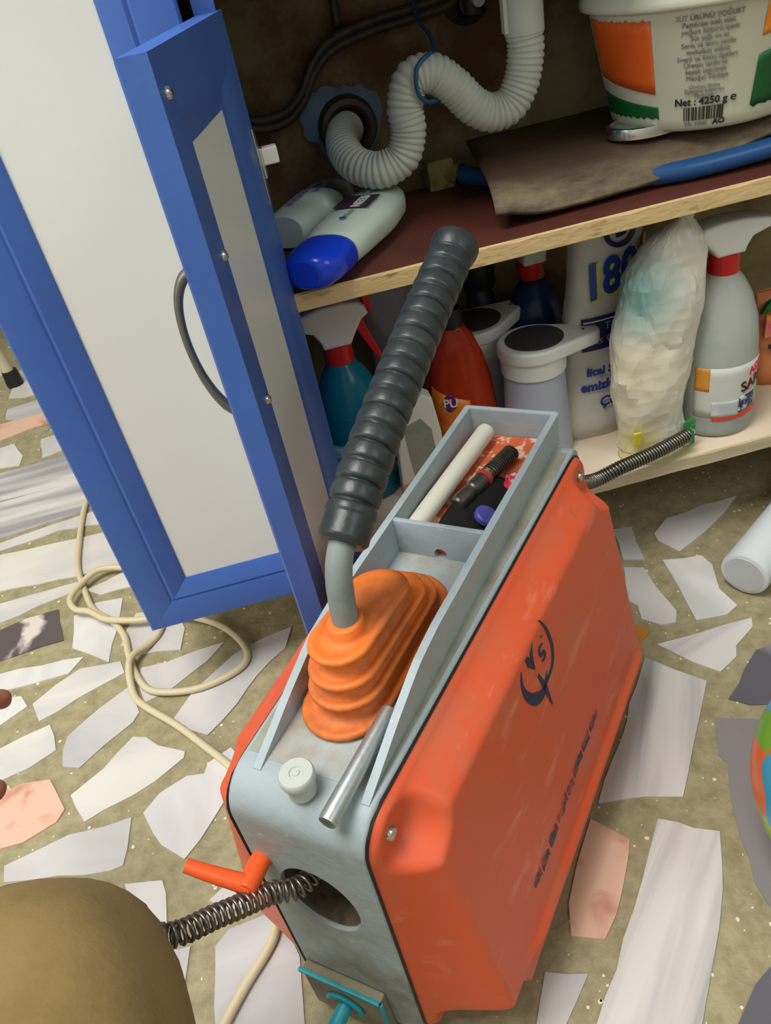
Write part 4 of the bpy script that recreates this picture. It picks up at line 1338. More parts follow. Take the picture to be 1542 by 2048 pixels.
# two white-lidded jugs
def jug(loc, label, rz, m_body, hgt=0.142, dark=True):
    t = empty('lidded_jug', label, 'jug', loc)
    body = [(0.0360, 0.0), (0.0385, 0.003), (0.0385, 0.012), (0.0335, hgt - 0.038), (0.0325, hgt - 0.03)]
    mesh_obj('jug_body', lathe(body, 40), m_body, t, 'all')

    def tear(r, L, r2, n=20):
        out = []
        a = math.acos((r - r2) / L)
        for k in range(n + 1):
            q = a + (2 * math.pi - 2 * a) * k / n
            out.append((r * math.cos(q), r * math.sin(q)))
        for k in range(9):
            q = -a + 2 * a * k / 8
            out.append((L + r2 * math.cos(q), r2 * math.sin(q)))
        return out
    lid = mesh_obj('lid', join(lathe([(0.0345, hgt - 0.036), (0.0358, hgt - 0.035), (0.0358, hgt - 0.016), (0.034, hgt - 0.015)], 36),
                               bm_vf_i(prism(tear(0.0385, 0.0600, 0.0135), hgt - 0.0165, hgt - 0.001, lambda p, a: (p[0], p[1], a), bev=0.004, seg=4))), M_white, t, True)
    lid.rotation_euler = (0, 0, rz)
    ov = mesh_obj('grip_disc', lathe([(0.0300, hgt - 0.002), (0.0305, hgt - 0.0004), (0.0290, hgt), (0.0001, hgt)], 32, sx=1.04), mat('dark_grey_disc', (62, 60, 58), 0.6), lid, True)
    ov.location = (0.003, 0, 0.0003)
    tag(ov, 'dark oval disc')
    mesh_obj('pin_hole', lathe([(0.0014, hgt - 0.001), (0.0014, hgt - 0.0003), (0.0001, hgt - 0.0003)], 10, cx=0.056), M_black, lid)
    return t


jug((0.2450, 0.772, ZL), 'pale jug with white spouted lid and dark oval disc right of the red soap bottle', -0.14, M_bluewhite)
jug((0.2000, 0.848, ZL), 'jug with white lid standing behind the red soap bottle', 0.35, M_bluewhite, 0.144)

# dark jar behind the soap bottle
tj = empty('dark_bottle', 'slim black bottle in the shadow behind the two white-lidded jugs', 'bottle', (0.226, 0.901, ZL))
mesh_obj('bottle_body', lathe([(0.016, 0), (0.018, 0.004), (0.018, 0.145), (0.014, 0.160), (0.012, 0.168)], 28), mat('dark_violet_plastic', (34, 30, 52), 0.4), tj, 'all')
mesh_obj('bottle_cap', lathe([(0.019, 0.160), (0.0205, 0.162), (0.0205, 0.200), (0.018, 0.205), (0.0001, 0.206)], 28), M_black, tj, True)

# white printed bag
rings = []
for k in range(15):
    t = k / 14
    z = 0.262 * t
    wx = 0.0455 - 0.004 * t - 0.012 * max(0, t - 0.55)
    wy = 0.027 - 0.006 * t
    rings.append((0.012 * math.sin(2.0 * t) + 0.012 * t, 0.004 * t, z, wx, wy, 2.6))
bagp = rings
vfb = crumple(superloft(bagp, 48), 0.0014, 28, 2)
tb = empty('printed_bag', 'white plastic bag printed with big blue and yellow numerals beside the pale jug', 'bag', (0.3170, 0.791, ZL))
bb = mesh_obj('bag_body', vfb, M_bagprint, tb, 'all')


def bag_pt(x, z, off=0.0026):
    """front face of the bag at height z, x measured from its middle line"""
    t = z / 0.262
    k = min(13, max(0, int(t * 14)))
    f = t * 14 - k
    a, b = bagp[k], bagp[k + 1]
    q = [a[i] + (b[i] - a[i]) * f for i in range(6)]
    xx = max(-0.999, min(0.999, x / q[3]))
    return (q[0] + x, q[1] - q[4] * (1 - abs(xx) ** 2.6) ** (1 / 2.6) - off, z)


def bag_print(name, vf, m, x, z, off, tilt=0.0):
    ct, st = math.cos(tilt), math.sin(tilt)
    V = [bag_pt(x + a * ct - b * st, z + a * st + b * ct, off + d) for a, b, d in vf[0]]
    return mesh_obj(name, (V, vf[1]), m, bb)


def flat_grid(w, h, n=10, m=6):
    V = [(-w / 2 + w * i / n, -h / 2 + h * j / m, 0) for i in range(n + 1) for j in range(m + 1)]
    F = [(i * (m + 1) + j, i * (m + 1) + j + 1, (i + 1) * (m + 1) + j + 1, (i + 1) * (m + 1) + j) for i in range(n) for j in range(m)]
    return V, F


bag_print('numerals', text_vf('1801', 0.052, bold=0.0030, shear=0.22, sx=0.78), mat('yellow_outline', (210, 206, 60), 0.45), 0.0075, 0.190, 0.0030, 0.22)
bag_print('numerals', text_vf('1801', 0.052, bold=0.0018, shear=0.22, sx=0.78), M_blueprint, 0.0050, 0.192, 0.0040, 0.22)
bag_print('blue_panel', flat_grid(0.064, 0.038), M_darkblueprint, 0.0, 0.131, 0.0030, 0.06)
bag_print('lettering', text_vf('Tine', 0.012), mat('pale_blue_print', (150, 160, 206), 0.45), 0.002, 0.138, 0.0042, 0.06)
bag_print('lettering', text_vf('les Orta', 0.012), bpy.data.materials['pale_blue_print'], -0.002, 0.123, 0.0042, 0.06)
bag_print('rule', flat_grid(0.062, 0.0016, 8, 1), M_whiteprint, 0.0, 0.1455, 0.0036, 0.06)
bag_print('lettering', text_vf('lical Sana', 0.0135, bold=0.0005), M_blueprint, 0.0, 0.086, 0.0034, 0.04)
bag_print('lettering', text_vf('emizleyici', 0.0150, bold=0.0006), M_blueprint, 0.0, 0.068, 0.0034, 0.04)
bag_print('lettering', text_vf('Çe', 0.0170, bold=0.0005), M_blueprint, 0.004, 0.046, 0.0034, 0.04)
ring_ = [(0.0155 * math.cos(a), 0.0155 * math.sin(a), 0) for a in [k * math.pi / 12 for k in range(25)]]
bag_print('crest_ring', tube(ring_, 0.0028, 6, cap=False), M_darkblueprint, 0.0060, 0.237, 0.0035, 0.1)
bag_print('lettering', text_vf('B', 0.020, bold=0.0012), M_darkblueprint, 0.0060, 0.237, 0.0038, 0.1)

# wrinkled bag in front of it
rings = []
zz = [0, .006, .02, .045, .07, .095, .12, .145, .17, .195, .215, .232, .245, .255]
wx = [.036, .039, .040, .040, .044, .047, .048, .0475, .046, .044, .040, .030, .017, .006]
ofs = [0, 0, .0, -.001, -.002, -.001, .001, .003, .006, .009, .014, .020, .026, .030]
for z, w, o in zip(zz, wx, ofs):
    rings.append((o - 0.004, 0, z, w * 0.93, w * 0.60, 2.3))
dense = []
for a, b in zip(rings, rings[1:]):
    for k in range(3):
        dense.append(tuple(a[i] + (b[i] - a[i]) * k / 3 for i in range(6)))
dense.append(rings[-1])
SEGW = 54
vfw = superloft(dense, SEGW)
random.seed(21)
Vn = []
for i, v in enumerate(vfw[0]):
    p = Vector(v)
    q = Vector((p.x * 26 + p.z * 12, p.y * 26, p.z * 17 - p.x * 9))
    rid = 0.0045 * noise.noise(q) + 0.0040 * (0.4 - abs(noise.noise(q * 1.7 + Vector((7, 1, 3))))) + random.uniform(-0.0007, 0.0007)
    n = Vector((p.x - 0.004, p.y * 1.6, 0))
    n = n.normalized() if n.length > 1e-5 else Vector((0, 0, 1))
    # shear the grid so that the folds run slantwise
    Vn.append(tuple(p + n * rid + Vector((0, 0, 0.006 * noise.noise(q * 0.8)))))
F2 = []
for f in vfw[1]:
    if len(f) == 4:
        a_, b_, c_, d_ = f
        if (Vector(Vn[a_]) - Vector(Vn[c_])).length < (Vector(Vn[b_]) - Vector(Vn[d_])).length:
            F2 += [(a_, b_, c_), (a_, c_, d_)]
        else:
            F2 += [(a_, b_, d_), (b_, c_, d_)]
    else:
        F2.append(f)
vfw = (vfw[0], F2)
tw = empty('wrinkled_bag', 'wrinkled milky plastic bag with yellowish base between the printed bag and clear spray bottle', 'bag', (0.3640, 0.724, ZL))
# colour comes from what the thin film holds: teal at the shoulder, yellow towards the left and the foot
mbag = mat('milky_wrinkled_film', (222, 218, 202), 0.3, sss=0.1)
nt = mbag.node_tree
bs = nt.nodes['Principled BSDF']
tc = [n for n in nt.nodes if n.type == 'TEX_COORD'][0]


def blob(center, radius, soft):
    vm = nt.nodes.new('ShaderNodeVectorMath')
    vm.operation = 'DISTANCE'
    nt.links.new(tc.outputs['Object'], vm.inputs[0])
    vm.inputs[1].default_value = center
    mr = nt.nodes.new('ShaderNodeMapRange')
    mr.inputs['From Min'].default_value = radius + soft
    mr.inputs['From Max'].default_value = radius - soft
    nt.links.new(vm.outputs['Value'], mr.inputs['Value'])
    return mr.outputs['Result']


def mixc(fac, a, b):
    mx = nt.nodes.new('ShaderNodeMix')
    mx.data_type = 'RGBA'
    nt.links.new(fac, mx.inputs['Factor'])
    if isinstance(a, tuple):
        mx.inputs['A'].default_value = a
    else:
        nt.links.new(a, mx.inputs['A'])
    mx.inputs['B'].default_value = b
    return mx.outputs['Result']


c1 = mixc(blob((-0.050, -0.02, 0.10), 0.052, 0.030), lin((222, 219, 206)), lin((226, 220, 194)))
c2 = mixc(blob((-0.030, -0.02, 0.190), 0.034, 0.022), c1, lin((138, 178, 174)))
c3 = mixc(blob((-0.028, -0.02, 0.020), 0.020, 0.014), c2, lin((214, 204, 130)))
nt.links.new(c3, bs.inputs['Base Color'])
hsum = None
for sc_, st_ in ((16, (1.0, 1.0, 0.45)), (34, (0.5, 1.0, 1.0)), (58, (1, 0.6, 1.4))):
    mpp = nt.nodes.new('ShaderNodeMapping')
    mpp.inputs['Scale'].default_value = st_
    mpp.inputs['Rotation'].default_value = (0, 0.5 * sc_ / 16, 0)
    nt.links.new(tc.outputs['Object'], mpp.inputs[0])
    vv = nt.nodes.new('ShaderNodeTexVoronoi')
    vv.feature = 'SMOOTH_F1'
    vv.inputs['Smoothness'].default_value = 0.12
    vv.inputs['Scale'].default_value = sc_
    nt.links.new(mpp.outputs[0], vv.inputs['Vector'])
    ml = nt.nodes.new('ShaderNodeMath')
    ml.operation = 'MULTIPLY'
    ml.inputs[1].default_value = (16.0 / sc_) ** 1.4
    nt.links.new(vv.outputs['Distance'], ml.inputs[0])
    if hsum is None:
        hsum = ml.outputs[0]
    else:
        ad = nt.nodes.new('ShaderNodeMath')
        nt.links.new(hsum, ad.inputs[0])
        nt.links.new(ml.outputs[0], ad.inputs[1])
        hsum = ad.outputs[0]
bpn = nt.nodes.new('ShaderNodeBump')
bpn.inputs['Strength'].default_value = 0.55
bpn.inputs['Distance'].default_value = 0.012
nt.links.new(hsum, bpn.inputs['Height'])
nt.links.new(bpn.outputs[0], bs.inputs['Normal'])
bw = mesh_obj('bag_body', (Vn, vfw[1]), mbag, tw, 'x')
bw.data.set_sharp_from_angle(angle=math.radians(16))
tag(mesh_obj('carton_corner', crumple(bvf(0.021, 0.0345, -0.0290, -0.0255, 0.004, 0.036, bev=0.001), 0.0008, 80), mat('green_pack_print', (34, 128, 66), 0.4, rgb2=(210, 220, 200), scale=110, fac=(0.56, 0.6)), bw), 'green printed corner showing through')
mesh_obj('yellow_tab', crumple(bvf(-0.036, -0.027, -0.0275, -0.0235, 0.020, 0.036, bev=0.001), 0.001, 90), M_yellow, bw)
tag(mesh_obj('trailing_film', crumple(superloft([(-0.004, -0.012, 0.0002, 0.042, 0.030, 2), (-0.004, -0.012, 0.0012, 0.041, 0.029, 2)], 40), 0.0006, 60), M_yellowfilm, bw, 'all'), 'pale yellow film spread on the board')
tag(mesh_obj('twisted_neck', crumple(tube([(0.024, 0, 0.248), (0.034, 0.006, 0.262), (0.046, 0.018, 0.2660)], [0.008, 0.010, 0.016], 20), 0.003, 70), M_bag, bw, 'all'), 'twisted top')

# pouch at the right end and brown box under it
tp = empty('printed_pouch', 'orange and pink printed pouch behind the clear spray bottle at the right edge', 'pouch', (0.5620, 0.800, ZL))
pb = mesh_obj('pouch_body', crumple(superloft([(0, 0, 0, .040, .026, 3), (0, 0, .02, .042, .028, 3), (0, 0, .06, .042, .024, 3), (0, 0, .095, .040, .014, 3), (0, 0, .112, .040, .003, 3)], 40), .0012, 40),
              mat('peach_pouch', (226, 142, 92), 0.35, rgb2=(214, 116, 84), scale=14), tp, 'all')
mesh_obj('pink_panel', crumple(bvf(-0.040, 0.02, -0.0265, -0.0225, 0.066, 0.094, bev=0.001), .0005, 50), mat('magenta_print', (214, 70, 128), 0.4, rgb2=(226, 150, 60), scale=40), pb)
mesh_obj('green_leaf', bm_vf_i(prism([(-0.042, 0.094), (-0.034, 0.106), (-0.026, 0.112), (-0.026, 0.096)], -0.020, -0.015, lambda p, a: (p[0], a, p[1]))), M_green, pb)
for dx_, w_, z_ in ((-0.026, 0.016, 0.052), (-0.022, 0.013, 0.042)):
    mesh_obj('print_line', box(dx_ - w_ / 2, dx_ + w_ / 2, -0.0288, -0.0268, z_, z_ + 0.005), M_printblack, pb)

# clear film bag and milk carton at the left
tf = empty('film_bag', 'crumpled clear plastic bag hanging behind the blue spray bottle', 'bag', (0.1080, 0.862, ZL))
mesh_obj('bag_body', crumple(superloft([(0, 0, 0.002, .020, .014, 2.2), (0, 0, .03, .030, .02, 2.2), (0.004, 0, .09, .032, .022, 2.2), (0.010, 0, .14, .034, .022, 2.2), (0.004, 0, .18, .038, .024, 2.2), (-0.008, 0, .215, .034, .02, 2.2), (-.012, 0, .245, .012, .01, 2)], 60), .008, 26, 5), M_film, tf, 'all')

tc_ = empty('folded_carton', 'white and grey-green carton standing behind the tray rim below the black grip', 'carton', (0.0960, 0.752, ZL))
cb = mesh_obj('carton_body', bm_vf_i(prism([(-0.024, 0.0), (0.030, 0.0), (0.0305, 0.075), (0.026, 0.118), (0.016, 0.125), (-0.006, 0.112), (-0.020, 0.065)], -0.011, 0.011, lambda p, a: (p[0], a, p[1]), bev=0.002)), mat('carton_white', (222, 222, 208), 0.45), tc_)
mesh_obj('green_panel', bm_vf_i(prism([(-0.006, 0.006), (0.022, 0.006), (0.020, 0.082), (0.010, 0.098), (-0.010, 0.092), (-0.008, 0.05)], -0.0122, -0.0108, lambda p, a: (p[0], a, p[1]))),
         mat('grey_green_print', (150, 152, 134), 0.5, rgb2=(116, 138, 106), scale=40, fac=(0.5, 0.66)), cb)
mesh_obj('yellow_stripe', bm_vf_i(prism([(-0.022, 0.012), (-0.004, 0.012), (-0.004, 0.018), (-0.021, 0.019)], -0.0124, -0.0108, lambda p, a: (p[0], a, p[1]))), mat('stripe_amber', (214, 166, 84), 0.5), cb)

# ------------------------------------------------------------ things on the upper shelf
ZU = 0.4214


def lying_bottle(name, loc, rz, L, w, h, label, cap_m, texts, z=ZU, tilt=0.0):
    t = empty(name, label, 'bottle', (loc[0], loc[1], z), rz)
    t.rotation_euler = (0, tilt, rz)
    rings = []
    prof = [(0.0, 0.70), (0.004, 0.80), (0.03, 0.90), (0.08, 1.0), (L * 0.6, 1.0), (L * 0.8, 0.90), (L * 0.92, 0.70), (L * 0.985, 0.40), (L, 0.12)]
    V, F = [], []
    seg = 36
    for x, s in prof:
        for k in range(seg):
            a = 2 * math.pi * k / seg
            c, s_ = math.cos(a), math.sin(a)
            p = 2.5
            V.append((x, w / 2 * s * math.copysign(abs(c) ** (2 / p), c), h / 2 + h / 2 * (s ** 0.5) * math.copysign(abs(s_) ** (2 / p), s_)))
    for i in range(len(prof) - 1):
        for k in range(seg):
            F.append((i * seg + k, i * seg + (k + 1) % seg, (i + 1) * seg + (k + 1) % seg, (i + 1) * seg + k))
    F.append(tuple(range(seg)))
    F.append(tuple((len(prof) - 1) * seg + k for k in range(seg)))
    b = mesh_obj('bottle_body', (V, F), M_lotion, t, 'all')
    if cap_m:
        V, F = [], []
        cpf = [(-0.046, 0.35), (-0.044, 0.55), (-0.036, 0.74), (-0.018, 0.85), (0.000, 0.86), (0.004, 0.84)]
        for x, s in cpf:
            for k in range(seg):
                a = 2 * math.pi * k / seg
                c, s_ = math.cos(a), math.sin(a)
                V.append((x, w / 2 * s * math.copysign(abs(c) ** .8, c), h / 2 + h / 2 * (s ** 0.5) * math.copysign(abs(s_) ** .8, s_)))
        for i in range(len(cpf) - 1):
            for k in range(seg):
                F.append((i * seg + k, i * seg + (k + 1) % seg, (i + 1) * seg + (k + 1) % seg, (i + 1) * seg + k))
        F.append(tuple(range(seg)))
        F.append(tuple((len(cpf) - 1) * seg + k for k in range(seg)))
        tag(mesh_obj('cap', (V, F), cap_m, t, 'all'), 'glossy royal blue cap')
    for body, size, x, y, m, sh in texts:
        if body is None:
            g = flat_grid(size[0], size[1], 6, 4)
            mesh_obj('label_panel', ([(x + a, y + b_, h + 0.0008 - 0.0 * abs(b_)) for a, b_, _ in g[0]], g[1]), m, b)
        else:
            g = text_vf(body, size, bold=0.0002)
            mesh_obj('lettering', ([(x + a, y + b_, h + 0.0012 + d) for a, b_, d in g[0]], g[1]), m, b)
    return t


lying_bottle('lotion_bottle', (0.0445, 0.707), 1.02, 0.158, 0.068, 0.036, 'white lotion bottle with a royal blue cap lying at the front of the red-brown shelf', M_bluecap,
             [(None, (0.036, 0.036), 0.084, 0.001, mat('navy_label', (32, 30, 60), 0.4, rgb2=(86, 40, 60), scale=30), 0), ('NEEB', 0.0135, 0.083, -0.004, M_whiteprint, 0),
              ('cream', 0.008, 0.106, 0.0, mat('teal_print', (120, 160, 156), 0.4), 0), ('0', 0.009, 0.038, -0.004, M_blueprint, 0), ('soft care', 0.006, 0.050, -0.004, bpy.data.materials['teal_print'], 0)])
lying_bottle('lotion_bottle', (0.0140, 0.800), 0.97, 0.130, 0.060, 0.036, 'pale bottle with lilac print lying behind the blue-capped lotion bottle', None,
             [('________', 0.010, 0.060, 0.010, mat('lilac_print', (132, 124, 160), 0.4), 0), ('lotion', 0.011, 0.040, 0.004, bpy.data.materials['lilac_print'], 0),
              ('hydrating', 0.009, 0.075, 0.006, bpy.data.materials['lilac_print'], 0), ('body milk', 0.009, 0.082, -0.006, bpy.data.materials['lilac_print'], 0)], z=0.4216)

# grimy valve block, blue pipe
vb = empty('valve_block', 'grimy yellowish brass valve block at the foot of the stained wall', 'valve', (0.196, 0.892, 0.4215))
mesh_obj('block', crumple(bvf(-0.017, 0.012, -0.014, 0.014, 0, 0.030, bev=0.003), 0.0012, 120), M_brass, vb, True)
mesh_obj('outlet', tube([(0.0, -0.002, 0.014), (0.014, -0.014, 0.013), (0.017, -0.017, 0.013)], [0.009, 0.010, 0.0085], 20), M_brass, vb, True)
bp = catmull([(0.2130, 0.872, 0.434), (0.232, 0.852, 0.4315), (0.250, 0.830, 0.4315), (0.285, 0.785, 0.4315), (0.325, 0.742, 0.4315), (0.37, 0.722, 0.4320), (0.42, 0.716, 0.4330), (0.50, 0.715, 0.4370), (0.60, 0.72, 0.448), (0.70, 0.73, 0.46)], 8)
hp = empty('blue_pipe', 'blue flexible pipe running from the valve block along the front of the red-brown shelf', 'pipe', tuple(bp[0]))
of = Vector(bp[0])
mesh_obj('pipe', tube([p - of for p in bp], 0.0092, 18), M_bluepipe, hp, 'all')
mesh_obj('chrome_ring', tube([Vector((0, 0, 0)), (bp[1] - bp[0]) * 0.5], 0.0112, 20), M_chrome, hp, True)

# worn vinyl sheet bent over the pipe
V, F = [], []
nx, ny = 60, 24
for s in (0, 1):
    for i in range(nx + 1):
        for j in range(ny + 1):
            u, v = i / nx, j / ny
            x = 0.200 + 0.75 * u + 0.030 * v * (1 - u)
            yf = 0.706 + 0.010 * math.sin(6 * u) * (1 - v)
            y = yf + (0.900 - yf) * v
            front_z = 0.4265 + 0.010 * math.exp(-((x - 0.2) / 0.03) ** 2) + 0.018 * max(0, (x - 0.33) / 0.13) ** 1.4
            back_z = 0.456 + 0.01 * max(0, x - 0.3)
            k = 1 - math.exp(-v * 11)
            z = front_z + (max(back_z, front_z + .006) - front_z) * k + 0.0012 * noise.noise(Vector((x * 30, y * 30, 1)))
            V.append((x, y, z + s * 0.0035))
N = (nx + 1) * (ny + 1)
for s in (0, 1):
    for i in range(nx):
        for j in range(ny):
            a = s * N + i * (ny + 1) + j
            F.append((a, a + 1, a + ny + 2, a + ny + 1))
rim = [i * (ny + 1) for i in range(nx + 1)] + [nx * (ny + 1) + j for j in range(1, ny + 1)] + [i * (ny + 1) + ny for i in range(nx - 1, -1, -1)] + [j for j in range(ny - 1, 0, -1)]
for k in range(len(rim)):
    a, b = rim[k], rim[(k + 1) % len(rim)]
    F.append((a, b, b + N, a + N))
tag(mesh_obj('vinyl_sheet', (V, F), M_mat, None, 'all'), 'worn brown vinyl sheet bent over the blue pipe under the bucket', 'sheet')

# metal lid at the left foot of the bucket
tl_ = empty('shallow_tin', 'shallow shiny tin lying at the left foot of the white bucket', 'lid', (0.3700, 0.770, 0.4600))
mesh_obj('tin_rim', lathe([(0.034, 0.0), (0.037, 0.001), (0.0375, 0.006), (0.036, 0.010), (0.033, 0.0105), (0.0315, 0.008), (0.0001, 0.008)], 40, sy=0.75), M_chrome, tl_, True)
tag(mesh_obj('tin_print', lathe([(0.0305, 0.008), (0.0305, 0.0088), (0.0001, 0.0090)], 36, sy=0.8), mat('pale_green_print', (120, 140, 122), 0.4, rgb2=(60, 80, 66), scale=90), tl_), 'green print on the tin')

# bucket
BK = [(0.080, 0.0), (0.0845, 0.004), (0.0865, 0.012), (0.1045, 0.098), (0.1060, 0.1000), (0.1130, 0.1010), (0.1135, 0.104), (0.1130, 0.110), (0.1100, 0.113), (0.1095, 0.120), (0.1120, 0.135), (0.1180, 0.150), (0.1190, 0.156), (0.1165, 0.157), (0.1125, 0.14), (0.104, 0.10)]
tk = empty('yoghurt_bucket', 'white plastic bucket with orange and green print standing on the brown vinyl sheet', 'bucket', (0.4390, 0.792, 0.4632))
tk.rotation_euler = (0, 0, math.radians(-20))
bk = mesh_obj('bucket_body', lathe(BK, 72), M_bucket, tk, 'all')
PB = BK[1:4]
A0 = -98.0     # middle of the white label


def dome(t, lo, hi):
    return lo + (hi - lo) * math.sin(math.pi * t)


jag = lambda s, a: (lambda t: a + 0.0018 * noise.noise(Vector((t * 9 + s, s, 0))) + 0.0012 * math.sin(t * 60 + s))
mesh_obj('orange_panel', patch(PB, -170, -124, lambda t: 0.046 - 0.012 * t, jag(3, 0.094), n=24), M_borange, bk, 'all')
mesh_obj('green_panel', patch(PB, -172, -123, jag(1, 0.0135), lambda t: 0.033 - 0.010 * t, n=24), M_dgreen, bk, 'all')
mesh_obj('orange_panel', patch(PB, -72, -12, lambda t: 0.070 + 0.020 * t, jag(5, 0.096), n=24), M_borange2, bk, 'all')
mesh_obj('green_panel', patch(PB, -72, -14, jag(2, 0.0150), lambda t: 0.056 + 0.026 * t, n=24), M_dgreen, bk, 'all')
mesh_obj('crown_print', patch(PB, -52, -33, lambda t: dome(t, 0.044, 0.030), lambda t: dome(t, 0.048, 0.068) + 0.0014 * math.sin(t * 40), n=24, off=0.001), mat('crown_white', (206, 200, 188), 0.45, rgb2=(160, 160, 140), scale=160), bk, 'all')
mesh_obj('crown_stem', patch(PB, -41, -38, 0.022, 0.034, n=4, off=0.001), bpy.data.materials['crown_white'], bk, 'all')
rows = ['SÜT ÜRÜNÜ YOĞURT', 'Pastörize inek sütü', 'yoğurt kültürü içerir', 'Süt yağı en az', 'Serin ve kuru yerde', 'muhafaza ediniz', 'Enerji ve besin ögeleri', 'Üretim tarihi ve', 'kapak üzerinde', 'Menşei Türkiye']
for i, s in enumerate(rows):
    wrap_text(s, 0.0058, PB, A0 + random.uniform(-1, 1), 0.0925 - i * 0.0052, M_print, bk, sx=0.92, bold=0.0)
for i, s in enumerate(['Üretici firma', 'İşletme kayıt no', 'Parti no']):
    wrap_text(s, 0.0048, PB, A0, 0.0385 - i * 0.0038, M_print, bk)
wrap_text('Net : 4250 g ℮', 0.0085, PB, A0 + 1, 0.0260, M_printblack, bk, bold=0.0002)
random.seed(11)
x = A0 - 10.5
V, F = [], []
while x < A0 + 11:
    w = random.choice((0.35, 0.5, 0.9))
    v, f = patch(PB, x, x + w, 0.0100, 0.0215, n=1, m=1, off=0.0007)
    V, F = join((V, F), (v, f))
    x += w + random.choice((0.35, 0.6, 0.8))
mesh_obj('barcode', (V, F), M_printblack, bk)
wrap_text('TR 1050', 0.0055, PB, A0 - 4, 0.0068, M_print, bk)
wrap_text('AO', 0.0068, PB, A0 + 9, 0.0072, M_printblack, bk, bold=0.0002)
# wire bail lying against the side
bail = tube([(0.1160 * math.cos(a), 0.1160 * math.sin(a), 0.100 - 0.065 * math.sin((a + 0.9) * 1.6) if -0.9 < a < 0.95 else 0.100) for a in [-0.9 + 0.05 * k for k in range(38)]], 0.0022, 8)
mesh_obj('bail', bail, M_white, bk, True)

# ------------------------------------------------------------ plumbing on the back wall
def ww(name, pts, r, m, label, cat, seg=16, n=10):
    P = catmull(pts, n)
    o = mesh_obj(name, tube([p - P[0] for p in P], r, seg), m, None, 'all')
    o.location = P[0]
    return tag(o, label, cat)


cor = catmull([(0.108, 0.905, 0.498), (0.099, 0.885, 0.497), (0.093, 0.850, 0.490), (0.099, 0.820, 0.480), (0.118, 0.803, 0.4745), (0.140, 0.798, 0.482), (0.1500, 0.798, 0.503), (0.1505, 0.798, 0.526), (0.160, 0.798, 0.545),
               (0.180, 0.798, 0.546), (0.199, 0.798, 0.530), (0.213, 0.798, 0.5130), (0.230, 0.798, 0.5025), (0.249, 0.798, 0.505), (0.262, 0.798, 0.522), (0.268, 0.798, 0.545), (0.268, 0.798, 0.562)], 24)
cor = resample(cor, 0.0009)
rr = []
for i in range(len(cor)):
    ph = (i * 0.0009 / 0.0052) % 1.0
    rr.append(0.0150 + 0.0022 * math.sin(math.pi * ph) ** 0.7)
tc2 = empty('waste_hose', 'white corrugated waste hose bending from the wall outlet up to the sink', 'hose', tuple(cor[0]))
mesh_obj('corrugated_tube', tube([p - cor[0] for p in cor], rr, 28), M_corr, tc2, 'all')
e0 = cor[-1] - cor[0]
mesh_obj('sleeve', lathe([(0.0165, 0.0), (0.0180, 0.001), (0.0180, 0.030), (0.0172, 0.031), (0.0165, 0.24)], 32), M_corr, tc2, True, loc=tuple(e0 + Vector((0, 0, -0.002))))
mesh_obj('sleeve_rib', box(-0.0205, -0.0165, -0.008, 0.002, 0.004, 0.032, bev=0.0008), M_corr, tc2, loc=tuple(e0 + Vector((0, 0, -0.002))))
# outlet in the wall: rubber seal in a torn pale blue film
tw2 = empty('wall_outlet', 'black rubber drain outlet with torn blue film round it in the stained wall', 'drain outlet', (0.1080, 0.9245, 0.4980))
sg = xf(lathe([(0.019, 0.022), (0.023, 0.026), (0.028, 0.025), (0.031, 0.018), (0.032, 0.0)], 40, cap=False), Matrix.Rotation(math.pi / 2, 4, 'X'))
mesh_obj('rubber_seal', sg, mat('brown_rubber', (66, 54, 46), 0.5), tw2, True)
mesh_obj('seal_back', xf(lathe([(0.031, 0.001), (0.031, 0.004), (0.0001, 0.004)], 32), Matrix.Rotation(math.pi / 2, 4, 'X')), M_black, tw2)
fl = []
random.seed(3)
n = 44
rim_ = [0.040 + 0.004 * math.sin(3 * k / n * 6.28) + random.uniform(-.002, .0025) + (0.005 if 12 < k < 24 else 0) for k in range(n)]
V = [(rim_[k] * math.cos(k / n * 6.283), -0.003 - random.uniform(0, .002), rim_[k] * math.sin(k / n * 6.283)) for k in range(n)] + \
    [(0.030 * math.cos(k / n * 6.283), -0.014, 0.030 * math.sin(k / n * 6.283)) for k in range(n)]
F = [(k, (k + 1) % n, n + (k + 1) % n, n + k) for k in range(n)]
mesh_obj('torn_film', (V, F), M_torn, tw2, True)

ww('blue_wire_hook', [(0.1960, 0.915, 0.604), (0.1925, 0.900, 0.592), (0.1900, 0.870, 0.580), (0.1920, 0.840, 0.570), (0.1880, 0.816, 0.560), (0.1760, 0.785, 0.5640), (0.1620, 0.7770, 0.556), (0.1600, 0.7780, 0.538), (0.1680, 0.784, 0.5270), (0.182, 0.7960, 0.5235)],
   0.0020, M_wire, 'blue coated wire hook holding up the white corrugated hose', 'wire', 8)
for dz, lab in ((0.0, 'upper one of two dark supply hoses curving across the stained wall'), (-0.0085, 'lower one of two dark supply hoses curving across the stained wall')):
    ww('supply_hose', [(-0.004, 0.905, 0.534 + dz), (0.020, 0.905, 0.524 + dz), (0.048, 0.905, 0.526 + dz), (0.068, 0.905, 0.540 + dz), (0.084, 0.905, 0.562 + dz), (0.108, 0.905, 0.579 + dz), (0.150, 0.905, 0.587 + dz), (0.195, 0.905, 0.590 + dz), (0.228, 0.905, 0.594 + dz), (0.252, 0.905, 0.604 + dz)],
       0.0046, M_hose, lab, 'hose', 12)
tv = empty('stop_valve', 'black stop valve with a small pale screw at the top of the stained wall', 'valve', (0.2510, 0.9245, 0.586))
